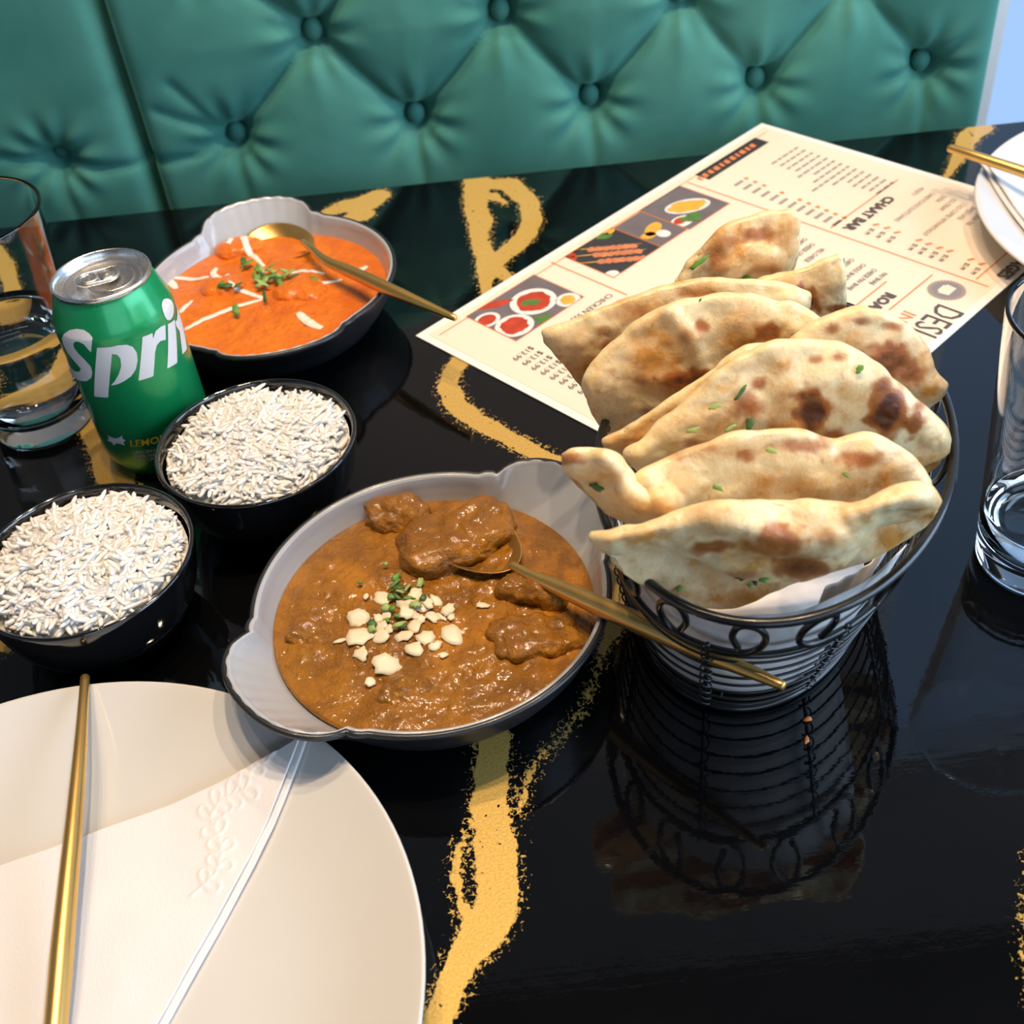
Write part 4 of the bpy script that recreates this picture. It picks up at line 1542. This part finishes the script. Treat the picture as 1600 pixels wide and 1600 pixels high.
# ================================================================== NAAN
t = NT('baked_naan_crust')
ch = t.attr('char')
ta_ = t.attr('toast')
big = t.noise(34, 4, 0.6, dist=0.3)
md = t.noise(110, 4, 0.65)
fi = t.noise(420, 3, 0.6)
toast = t.math('ADD', t.math('MULTIPLY', t.rng(big, 0.45, 0.72), 0.62), t.math('MULTIPLY', t.rng(md, 0.53, 0.74), 0.45))
toast = t.math('ADD', toast, t.math('MULTIPLY', ta_, t.rng(md, 0.25, 0.6, 0.7, 1.2)), clamp=True)
col = t.mix(t.rng(fi, 0.3, 0.7), (0.92, 0.705, 0.37), (0.94, 0.79, 0.51))
col = t.mix(toast, col, (0.64, 0.285, 0.05))
chr_ = t.math('MULTIPLY', ch, t.rng(md, 0.2, 0.55, 0.75, 1.1), clamp=True)
col = t.mix(t.rng(chr_, 0.05, 0.55), col, (0.40, 0.135, 0.032))
col = t.mix(t.rng(chr_, 0.5, 1.0), col, (0.085, 0.026, 0.012))
pit = t.rng(t.noise(260, 2, 0.5), 0.70, 0.76)
col = t.mix(t.math('MULTIPLY', pit, 0.35), col, (0.42, 0.17, 0.05))
t.set(Base_Color=col, Roughness=t.rng(big, 0.35, 0.65, 0.28, 0.50), Specular_IOR_Level=0.45, Subsurface_Weight=0.22, Subsurface_Radius=(0.008, 0.004, 0.0018), Subsurface_Scale=1.0,
      Normal=t.bump(fi, 0.25, 0.0007, t.bump(md, 0.4, 0.002)))
m_naan = t.m

NAANS = {}


def naan(key, label, crest, fb, bb, y0, z0, k=0.25, m=0.0, bulge=0.006, gap=0.010, chars=(), toasts=(), ridges=(), nu=96, nf=46, nb=30, th=0.0030, bump=0.0020):
    """a folded flatbread: front flap, rounded fold along the crest, back flap"""
    nrm = Vector((-m, 1, -k)).normalized()
    P0 = Vector((0.11, y0, z0))
    cr = smooth_poly(crest, nu)
    fr = smooth_poly(fb, nu)
    bk = smooth_poly(bb, nu)
    rows = []
    for i in range(nu):
        u = i / (nu - 1)
        endf = min(1.0, min(u, 1 - u) / 0.06) ** 0.5
        col_ = []
        for j in range(nf, 0, -1):                      # front flap bottom -> crest
            v = j / nf
            x = cr[i][0] + (fr[i][0] - cr[i][0]) * v
            y = cr[i][1] + (fr[i][1] - cr[i][1]) * v
            p = on_plane(x, y, P0, nrm)
            rn = -ray(x, y).normalized()
            d = bulge * sin(pi * min(1, 0.12 + v * 0.86)) ** 0.8 * endf
            for (pl_, rad, amp) in ridges:
                dist = min(seg_dist(np.array(x), np.array(y), a[0], a[1], b[0], b[1])[0] for a, b in zip(pl_, pl_[1:]))
                d += amp * exp(-(float(dist) / rad) ** 2)
            col_.append((p + rn * d, x, y, 1.0))
        pc = on_plane(cr[i][0], cr[i][1], P0, nrm)
        col_.append((pc, cr[i][0], cr[i][1], 1.0))
        for j in range(1, nb + 1):                      # over the fold and down the back
            v = j / nb
            x = cr[i][0] + (bk[i][0] - cr[i][0]) * v
            y = cr[i][1] + (bk[i][1] - cr[i][1]) * v
            g = gap * min(1, (v / 0.10)) ** 0.5 * (0.8 + 0.2 * endf)
            p = on_plane(x, y, P0 + Vector((0, g, 0)), nrm)
            col_.append((p, x, y, 0.6 if bb is not fb else 0.3))
        rows.append(col_)
    nv = nf + nb + 1
    V = []
    ch, to = [], []
    sd = hash(key) % 97 if False else sum(ord(c) for c in key) * 0.37
    for i in range(nu):
        for j in range(nv):
            p, x, y, wgt = rows[i][j]
            i0, i1 = max(i - 1, 0), min(i + 1, nu - 1)
            j0, j1 = max(j - 1, 0), min(j + 1, nv - 1)
            n_ = (rows[i1][j][0] - rows[i0][j][0]).cross(rows[i][j1][0] - rows[i][j0][0])
            if n_.length > 1e-12: n_.normalize()
            q = p + Vector((sd, sd * 0.5, 0))
            h = bump * (noise.fractal(q * 42, 0.9, 2.0, 3) + 0.35 * noise.fractal(q * 130, 0.9, 2.0, 2))
            V.append(p - n_ * h)
            c_ = 0.0
            for (cx, cy, rx, ry, s) in chars:
                k_ = ((x - cx) / rx) ** 2 + ((y - cy) / ry) ** 2
                k_ *= 1 + 0.9 * noise.noise(Vector((x * 0.07, y * 0.07, sd)))
                c_ = max(c_, s * exp(-max(0, k_) ** 1.5 * 0.8))
            ch.append(c_ * wgt)
            tt = 0.0
            for (cx, cy, rx, ry, s) in toasts:
                k_ = ((x - cx) / rx) ** 2 + ((y - cy) / ry) ** 2
                tt = max(tt, s * exp(-k_))
            to.append(tt)
    o = obj('naan_bread', V, gridf(nu, nv), m_naan, None, loc=V[(nu // 2) * nv], attrs={'char': ch, 'toast': to})
    # make the front face the camera
    bm = bmesh.new(); bm.from_mesh(o.data)
    cfc = bm.faces[:] and bm.faces
    bm.faces.ensure_lookup_table()
    f = bm.faces[(nu // 2) * (nv - 1) + nf // 2]
    if f.normal.dot(CAM - (o.location + f.calc_center_median())) < 0:
        bmesh.ops.reverse_faces(bm, faces=bm.faces)
    bm.to_mesh(o.data); bm.free()
    md_ = o.modifiers.new('thickness', 'SOLIDIFY')
    md_.thickness = th
    md_.offset = -0.1
    md_.use_even_offset = False
    sb = o.modifiers.new('soft', 'SUBSURF')
    sb.levels = sb.render_levels = 1
    o.data.polygons.foreach_set('use_smooth', [True] * len(o.data.polygons))
    tag(o, label, 'naan', 'folded naan breads in the basket')
    NAANS[key] = [(rows[i][j][1], rows[i][j][2], Vector(V[i * nv + j])) for i in range(0, nu, 2) for j in range(0, nv, 2)]
    return o


def down(pts, d):
    return [(x, y + d) for x, y in pts]


c1 = [(922, 838), (960, 826), (1000, 818), (1060, 803), (1120, 790), (1190, 782), (1250, 781), (1300, 788), (1340, 790), (1380, 772), (1420, 759), (1450, 764), (1466, 785)]
f1_ = [(940, 860), (965, 867), (1000, 856), (1050, 858), (1100, 876), (1150, 893), (1200, 903), (1260, 900), (1300, 886), (1335, 855), (1365, 822), (1405, 812), (1462, 796)]
b1_ = [(952, 868), (975, 895), (1010, 915), (1060, 938), (1110, 952), (1150, 948), (1200, 925), (1240, 910), (1290, 895), (1350, 874), (1400, 850), (1440, 824), (1465, 800)]
naan('n1', 'frontmost folded naan hanging over the near basket rim', c1, f1_, b1_, 0.318, 0.135, 0.15, gap=0.009, bulge=0.011,
     chars=[(1215, 845, 42, 26, .55), (1250, 882, 45, 14, .75), (1110, 852, 40, 9, .55), (1290, 838, 22, 14, .35), (1065, 925, 30, 10, .5), (1160, 890, 30, 8, .4)],
     toasts=[(1200, 870, 90, 40, .7), (1340, 800, 40, 25, .35), (1440, 800, 30, 20, .5), (1000, 840, 60, 12, .6), (1390, 840, 40, 20, .8), (1180, 925, 50, 15, .4)],
     ridges=[([(1130, 810), (1180, 840), (1240, 850), (1300, 845)], 34, 0.006), ([(1330, 800), (1380, 785), (1440, 778)], 16, 0.004)])
c2 = [(878, 709), (905, 703), (945, 705), (972, 722), (985, 745), (994, 755), (1006, 740), (1060, 708), (1120, 686), (1190, 670), (1250, 674), (1300, 690), (1350, 682), (1400, 697), (1435, 722), (1454, 755)]
f2_ = [(880, 730), (898, 748), (922, 770), (950, 798), (985, 815), (1020, 822), (1060, 840), (1110, 860), (1170, 875), (1230, 880), (1300, 870), (1350, 850), (1400, 815), (1425, 800), (1440, 788), (1455, 768)]
naan('n2', 'second naan from the front with a pinched white fold near the brown curry', c2, f2_, down(f2_, 6), 0.352, 0.15, 0.2, bulge=0.007, gap=0.009,
     chars=[(1250, 695, 50, 12, .45), (1110, 700, 20, 10, .3), (1340, 715, 40, 14, .5), (895, 716, 22, 8, .45), (1165, 712, 16, 12, .5), (1060, 712, 25, 10, .3)],
     toasts=[(1390, 740, 40, 30, .7), (1230, 760, 60, 25, .5), (930, 740, 40, 25, .5), (1150, 700, 70, 16, .5), (1350, 760, 50, 20, .5)],
     ridges=[([(945, 712), (968, 735), (980, 765), (1005, 782), (1040, 790)], 15, 0.008), ([(1010, 745), (1030, 770), (1042, 785)], 12, 0.006)])
c3 = [(978, 712), (1000, 690), (1040, 655), (1080, 622), (1120, 582), (1160, 551), (1200, 536), (1260, 532), (1315, 540), (1360, 565), (1400, 598), (1440, 638), (1474, 668), (1483, 690)]
f3_ = [(990, 722), (1005, 735), (1040, 748), (1080, 758), (1120, 772), (1180, 790), (1250, 800), (1320, 795), (1370, 780), (1410, 758), (1435, 742), (1452, 730), (1465, 718), (1480, 703)]
naan('n3', 'large half-moon naan with two dark char spots in the middle of the basket', c3, f3_, down(f3_, 6), 0.386, 0.16, 0.2, bulge=0.008, gap=0.009,
     chars=[(1268, 640, 26, 30, 1.05), (1384, 640, 25, 40, 1.05), (1428, 662, 14, 18, .7), (1300, 680, 20, 14, .5), (1185, 600, 16, 12, .5), (1308, 558, 14, 9, .5), (1275, 562, 12, 8, .4), (1168, 632, 22, 24, .45), (1430, 637, 14, 8, .45), (1080, 690, 40, 8, .35)],
     toasts=[(1250, 680, 70, 40, .7), (1120, 660, 60, 30, .45), (1330, 620, 40, 40, .3), (1450, 720, 30, 30, .6), (1200, 570, 60, 15, .4)],
     ridges=[([(1230, 610), (1300, 590), (1340, 600)], 24, 0.003)])
c3b = [(943, 690), (965, 676), (1000, 655), (1060, 617), (1110, 578), (1160, 548), (1200, 540)]
f3b = [(948, 700), (965, 712), (1000, 725), (1060, 725), (1110, 700), (1160, 660), (1205, 620)]
naan('n3b', 'narrow naan edge peeking out left of the char-spotted naan', c3b, f3b, down(f3b, 5), 0.404, 0.16, 0.2, bulge=0.003, gap=0.005, toasts=[(1000, 690, 60, 25, .8)], nu=60, nf=30, nb=20)
c4 = [(1215, 560), (1240, 527), (1280, 502), (1330, 486), (1370, 488), (1410, 503), (1438, 535), (1450, 565), (1460, 585), (1477, 604)]
f4 = [(1220, 580), (1245, 610), (1290, 640), (1340, 660), (1385, 665), (1420, 655), (1440, 643), (1450, 635), (1460, 626), (1475, 612)]
naan('n4', 'brown-blistered naan with a pointed tip at the right end of the basket', c4, f4, down(f4, 5), 0.414, 0.15, 0.2, bulge=0.007, gap=0.008,
     chars=[(1392, 560, 34, 26, .72), (1420, 580, 22, 20, .6), (1300, 512, 13, 9, .45), (1345, 500, 15, 8, .45), (1395, 510, 15, 9, .45), (1365, 545, 20, 14, .4)],
     toasts=[(1400, 570, 60, 40, .6), (1455, 612, 25, 20, .7), (1330, 530, 50, 30, .3)], nu=70)
c5 = [(915, 604), (928, 572), (960, 535), (1000, 500), (1050, 476), (1110, 461), (1170, 459), (1230, 470), (1265, 488), (1280, 500)]
f5 = [(920, 620), (935, 655), (958, 690), (1000, 700), (1060, 690), (1120, 670), (1180, 650), (1230, 620), (1265, 580), (1282, 525)]
naan('n5', 'blistered half-moon naan overhanging the left side of the basket', c5, f5, down(f5, 5), 0.440, 0.15, 0.2, bulge=0.008, gap=0.009,
     chars=[(1075, 590, 40, 14, .75), (1200, 517, 24, 14, .7), (1095, 512, 13, 12, .5), (1000, 590, 14, 10, .35), (1010, 640, 14, 10, .35), (1070, 525, 14, 14, .35)],
     toasts=[(1030, 550, 50, 45, .8), (1160, 535, 45, 40, .8), (1060, 600, 60, 25, .7)],
     ridges=[([(1045, 485), (1085, 530), (1100, 580)], 12, 0.003)])
c6 = [(847, 520), (900, 498), (960, 475), (1020, 452), (1080, 438), (1130, 436), (1200, 441), (1240, 451), (1262, 463)]
f6 = [(853, 530), (878, 560), (905, 597), (930, 625), (980, 625), (1050, 600), (1150, 570), (1220, 530), (1264, 485)]
naan('n6', 'long naan whose squared end sticks out over the menu', c6, f6, down(f6, 5), 0.466, 0.14, 0.2, bulge=0.006, gap=0.008,
     chars=[(1000, 492, 45, 14, .35), (965, 540, 28, 10, .5), (1085, 458, 35, 8, .45), (940, 515, 20, 10, .3)],
     toasts=[(930, 580, 60, 35, .85), (1000, 480, 60, 20, .6), (1100, 450, 60, 15, .5)])
c6b = [(1150, 452), (1185, 440), (1220, 428), (1260, 415), (1295, 404), (1310, 397), (1316, 402)]
f6b = [(1165, 470), (1195, 490), (1225, 505), (1260, 510), (1290, 500), (1308, 492), (1321, 480)]
naan('n6b', 'naan end with one dark char spot at the back of the basket', c6b, f6b, down(f6b, 4), 0.484, 0.14, 0.15, bulge=0.005, gap=0.006,
     chars=[(1252, 467, 26, 18, 1.05), (1308, 480, 16, 8, .7)], toasts=[(1240, 450, 50, 30, .5)], nu=56, nf=30, nb=20)
c7 = [(1056, 440), (1072, 415), (1100, 383), (1140, 351), (1180, 336), (1215, 330), (1240, 333), (1249, 346)]
f7 = [(1060, 455), (1085, 475), (1130, 485), (1170, 475), (1205, 455), (1228, 435), (1241, 412), (1247, 385)]
naan('n7', 'topmost naan piece at the far end of the basket, over the menu', c7, f7, down(f7, 4), 0.505, 0.15, 0.15, bulge=0.006, gap=0.006,
     chars=[(1185, 366, 32, 12, .5), (1120, 400, 20, 26, .45), (1190, 420, 30, 10, .35), (1140, 376, 20, 10, .35)], toasts=[(1150, 380, 60, 40, .5), (1220, 360, 30, 30, .5)],
     ridges=[([(1130, 425), (1170, 395), (1205, 400)], 14, 0.004)], nu=70)

# ================================================================== GARNISHES
m_leaf = simple('chopped_coriander', (0.115, 0.265, 0.035), 0.5, vary=0.5, vscale=300, Subsurface_Weight=0.1, Subsurface_Radius=(0.002, 0.003, 0.001), Subsurface_Scale=1.0)
m_leafl = simple('pale_coriander_stem', (0.30, 0.42, 0.12), 0.5, vary=0.3, vscale=300)
m_leafd = simple('dark_coriander_leaf', (0.045, 0.115, 0.028), 0.5, vary=0.4, vscale=300)
m_almond = simple('flaked_almond', (0.83, 0.70, 0.49), 0.42, vary=0.14, vscale=90, Subsurface_Weight=0.2, Subsurface_Radius=(0.003, 0.002, 0.001), Subsurface_Scale=1.0)


def flake(name, P, nrm, ang, L, W, th, m, seed, label, cat, group, jag=0.18, bend=0.15, tip=0.0):
    """thin irregular flake with real thickness, slightly curved"""
    R = random.Random(seed)
    nrm = nrm.normalized()
    ref = RT - nrm * RT.dot(nrm)
    ref.normalize()
    oth = nrm.cross(ref)
    d = ref * cos(ang) + oth * sin(ang)
    s = nrm.cross(d)
    n = 14
    out = []
    for i in range(n):
        a = 2 * pi * i / n
        k = 1 + jag * R.uniform(-1, 1)
        x, y = cos(a) * k, sin(a) * k
        y *= (1 - tip * x)
        out.append((x, y))
    V = []
    for lay in (0.0, th):
        V.append(P + nrm * (lay + bend * 0.15 * L))
        for rr in (0.55, 1.0):
            for x, y in out:
                x2, y2 = x * rr, y * rr
                V.append(P + d * (x2 * L / 2) + s * (y2 * W / 2) + nrm * (lay * (1.0 if rr < 1 else 0.7) + bend * L * 0.15 * (1 - x2 * x2) * 1.0))
    Fc = []
    for lay in range(2):
        b0 = lay * (1 + 2 * n)
        for i in range(n):
            i2 = (i + 1) % n
            t1 = (b0, b0 + 1 + i, b0 + 1 + i2)
            t2 = (b0 + 1 + i, b0 + 1 + n + i, b0 + 1 + n + i2, b0 + 1 + i2)
            Fc += [t1, t2] if lay else [t1[::-1], t2[::-1]]
    b1 = 1 + 2 * n
    for i in range(n):
        i2 = (i + 1) % n
        Fc.append((1 + n + i, 1 + n + i2, b1 + 1 + n + i2, b1 + 1 + n + i))
    o = fix_normals(obj(name, V, Fc, m, None, loc=P))
    return tag(o, label, cat, group)


def z2(x, y):
    return 500 + 0.1875 * x, 820 + 0.1875 * y


ALM = [(325, 790, 185, 130, -10, .2), (330, 935, 235, 125, 2, .25), (520, 615, 150, 95, -35, .1), (725, 660, 190, 60, -8, .1), (725, 730, 130, 105, -15, .1), (800, 585, 120, 90, 55, .1), (900, 650, 110, 65, -60, .1),
       (970, 640, 120, 60, -55, .1), (935, 765, 120, 75, -40, .1), (1010, 770, 110, 30, -35, .0), (1065, 710, 120, 75, 45, .2), (1095, 770, 75, 45, 60, .1), (1098, 920, 220, 110, -55, .1), (1165, 890, 95, 25, -30, .0),
       (890, 945, 150, 110, 10, .1), (795, 1030, 115, 120, 60, .2), (960, 1010, 110, 60, 35, .2), (705, 925, 165, 75, 8, .2), (790, 850, 110, 90, -60, .1), (835, 790, 85, 65, 20, .1), (510, 860, 100, 90, -60, .1), (505, 930, 150, 90, 15, .1),
       (555, 755, 75, 65, 10, .1), (490, 780, 80, 80, 40, .1), (345, 1075, 110, 100, 70, .3), (555, 1170, 225, 145, -8, .2), (415, 1310, 85, 70, 0, .1), (765, 340, 80, 90, 70, .1), (1030, 1085, 70, 50, 10, .1), (1360, 675, 105, 40, 0, .2),
       (170, 968, 110, 28, 8, .0), (860, 690, 120, 70, 20, .1), (580, 870, 70, 60, 30, .1), (385, 598, 40, 40, 0, .1), (695, 1272, 34, 40, 80, .1), (800, 765, 60, 50, 30, .1)]
ALN = {(555, 1170): 'large flaked almond lowest on the brown curry', (330, 935): 'widest flaked almond at the left edge of the scattered almonds', (325, 790): 'broad flaked almond above the widest one',
       (1098, 920): 'oval flaked almond at the right edge of the scattered almonds', (415, 1310): 'tiny pale almond chip below the large lowest flake', (765, 340): 'lone almond flake beyond the coriander pile',
       (1360, 675): 'lone almond flake nearest the curry spoon handle', (170, 968): 'thin almond sliver pointing left from the widest flake', (385, 598): 'almond crumb left of the coriander pile', (345, 1075): 'almond chip just below the widest flake', (1165, 890): 'almond sliver lying behind the oval right-hand flake', (695, 1272): 'almond crumb on the sauce right of the large lowest flake'}
AL = ['large flaked almond lowest on the brown curry', 'flaked almond scattered on the brown curry']
for i, (x, y, L, W, a, tip) in enumerate(ALM):
    X, Y = z2(x, y)
    p = tz(X, Y, 0.0300)
    p.z = hF(p.x, p.y) + 0.0006 + 0.0012 * random.random()
    p = tz(X, Y, p.z)
    flake('almond_flake', p, Vector((random.uniform(-.25, .25), -0.28 + random.uniform(-.2, .2), 1)), radians(a), pxm(p, L * .1875) * 1.12, pxm(p, W * .1875) * 1.3, 0.0006, m_almond, 100 + i,
          ALN.get((x, y), AL[1]), 'almond', 'almond flakes on the brown curry', 0.22, 0.05, tip)
HRB = [(635, 440, 100, 60, 60, 0), (620, 500, 130, 35, 40, 0), (650, 525, 110, 60, -20, 2), (665, 560, 90, 30, -30, 1), (730, 525, 120, 28, 60, 1), (830, 485, 100, 50, 80, 1), (800, 665, 110, 60, 5, 1), (545, 690, 80, 70, 20, 1), (605, 695, 50, 70, 80, 0),
       (650, 760, 80, 40, 0, 0), (665, 830, 130, 40, 25, 1), (690, 850, 70, 40, 20, 2), (435, 825, 80, 80, -30, 2), (430, 865, 80, 60, -30, 1), (550, 325, 40, 60, 85, 1), (335, 485, 30, 60, 80, 0), (600, 600, 90, 50, 20, 0), (640, 600, 100, 36, -35, 2), (740, 615, 110, 30, 8, 0), (560, 800, 50, 40, 10, 0), (860, 610, 60, 60, 30, 2)]
LM = [m_leaf, m_leafl, m_leafd]
for i, (x, y, L, W, a, c) in enumerate(HRB):
    X, Y = z2(x, y)
    p = tz(X, Y, 0.0315)
    p = tz(X, Y, hF(p.x, p.y) + 0.0022 + 0.0010 * random.random())
    flake('coriander_bit', p, Vector((random.uniform(-.4, .4), -0.2 + random.uniform(-.4, .4), 1)), radians(a), pxm(p, L * .1875), pxm(p, W * .1875), 0.0009, LM[c], 300 + i, 'chopped coriander bit on the brown curry', 'coriander', 'coriander on the brown curry', 0.3, 0.2)
R_ = random.Random(5)
for i in range(30):
    a, r = R_.uniform(0, 2 * pi), R_.random() ** 0.7
    X, Y = 424 + 38 * r * cos(a), 432 + 17 * r * sin(a)
    if i >= 22:
        X, Y = [(386, 412), (380, 408), (352, 447), (345, 445), (368, 484), (414, 462), (372, 446), (488, 437)][i - 22]
    p = tz(X, Y, 0.034)
    p = tz(X, Y, hB(p.x, p.y) + 0.0035 + 0.0018 * R_.random())
    flake('coriander_bit', p, Vector((R_.uniform(-.5, .5), R_.uniform(-.6, .3), 1)), R_.uniform(0, pi), pxm(p, R_.uniform(14, 26)), pxm(p, R_.uniform(6, 11)), 0.0008, LM[R_.choice((0, 0, 1, 1, 2))], 400 + i, 'chopped coriander bit in the pile on the orange curry' if i < 22 else 'stray coriander bit away from the pile on the orange curry', 'coriander', 'coriander on the orange curry', 0.3, 0.2)
NH = [('n7', 1092, 411, 34, 9, 35, 0), ('n7', 1146, 385, 10, 12, 60, 2), ('n7', 1166, 437, 22, 12, 10, 0), ('n5', 1094, 469, 8, 3, 60, 2), ('n3', 1158, 613, 30, 7, 50, 2), ('n3', 1180, 617, 12, 4, 60, 0), ('n3', 1117, 635, 20, 8, 20, 1), ('n3', 1171, 661, 22, 12, 80, 2),
      ('n3', 1141, 669, 20, 7, 30, 1), ('n3', 1083, 672, 20, 9, 15, 1), ('n3', 1343, 577, 14, 10, 60, 0), ('n2', 1122, 763, 20, 8, -25, 0), ('n2', 1205, 704, 24, 8, -15, 1), ('n2', 1308, 770, 34, 9, 20, 2), ('n2', 1322, 743, 12, 5, -40, 0), ('n2', 932, 762, 22, 12, -30, 2), ('n2', 1066, 793, 18, 7, 15, 0),
      ('n1', 1144, 805, 18, 6, 20, 0), ('n1', 1156, 902, 16, 10, -25, 2), ('n1', 1194, 905, 16, 10, 10, 0), ('n1', 1180, 910, 8, 9, 0, 2), ('n1', 1064, 920, 12, 9, 20, 1), ('n6', 911, 594, 20, 16, -20, 1), ('n1', 1172, 915, 9, 8, 0, 1)]
NM = {'n1': 'frontmost naan', 'n2': 'second naan from the front', 'n3': 'char-spotted middle naan', 'n5': 'left overhanging naan', 'n6': 'naan end over the menu', 'n7': 'topmost naan'}
HL = {(1092, 411): 'long green coriander blade on the topmost naan', (1146, 385): 'tiny dark coriander fleck high on the topmost naan', (1166, 437): 'coriander leaf at the foot of the topmost naan',
      (1158, 613): 'long dark coriander strand on the char-spotted middle naan', (1180, 617): 'short coriander strand beside the long dark one', (1117, 635): 'pale coriander stem left of the long dark strand', (1171, 661): 'dark curled coriander leaf on the char-spotted middle naan',
      (1141, 669): 'pale coriander stem beside the dark curled leaf', (1083, 672): 'pale coriander stem lowest on the left of the middle naan', (1343, 577): 'coriander leaf above the two char spots',
      (1122, 763): 'short coriander stem left of centre on the second naan', (1205, 704): 'pale coriander bit near the fold of the second naan', (1308, 770): 'large dark coriander sprig on the second naan', (1322, 743): 'small coriander bit above the dark sprig', (932, 762): 'dark coriander leaf near the pinched end of the second naan', (1066, 793): 'coriander stem at the lower edge of the second naan',
      (1144, 805): 'coriander bit on the fold of the frontmost naan', (1156, 902): 'dark coriander leaf, first of three on the lower flap of the frontmost naan', (1194, 905): 'green coriander leaf, right-hand one on the lower flap of the frontmost naan', (1180, 910): 'dark fleck between two coriander leaves on the lower flap', (1064, 920): 'pale coriander stem low on the frontmost naan', (1172, 915): 'pale coriander fleck under the leaves on the lower flap'}
for i, (k, x, y, L, W, a, c) in enumerate(NH):
    best = min(NAANS[k], key=lambda q: (q[0] - x) ** 2 + (q[1] - y) ** 2 + (q[2] - CAM).length * 60)
    rn = (CAM - best[2]).normalized()
    p = on_plane(x, y, best[2] + rn * 0.0034, rn)
    flake('coriander_bit', p, rn + Vector((0, 0, 0.2)), radians(a), pxm(p, L), pxm(p, W), 0.0006, LM[c], 500 + i, HL.get((x, y), 'coriander bit stuck on the ' + NM[k]), 'coriander', 'coriander on the naan', 0.3, 0.1)
# crumbs on the table
m_crumb = simple('orange_crumb', (0.75, 0.25, 0.07), 0.6, vary=0.2)
for i, (x, y) in enumerate([(1262, 1125), (1260, 1157)]):
    p = tz(x, y, 0.0004)
    flake('food_crumb', p, Vector((0, 0, 1)), 0.3 + i, pxm(p, 15), pxm(p, 8), 0.0012, m_crumb, 700 + i, ('larger' if i == 0 else 'smaller') + ' orange crumb on the table in front of the basket', 'crumb', 'crumbs in front of the basket', 0.25)
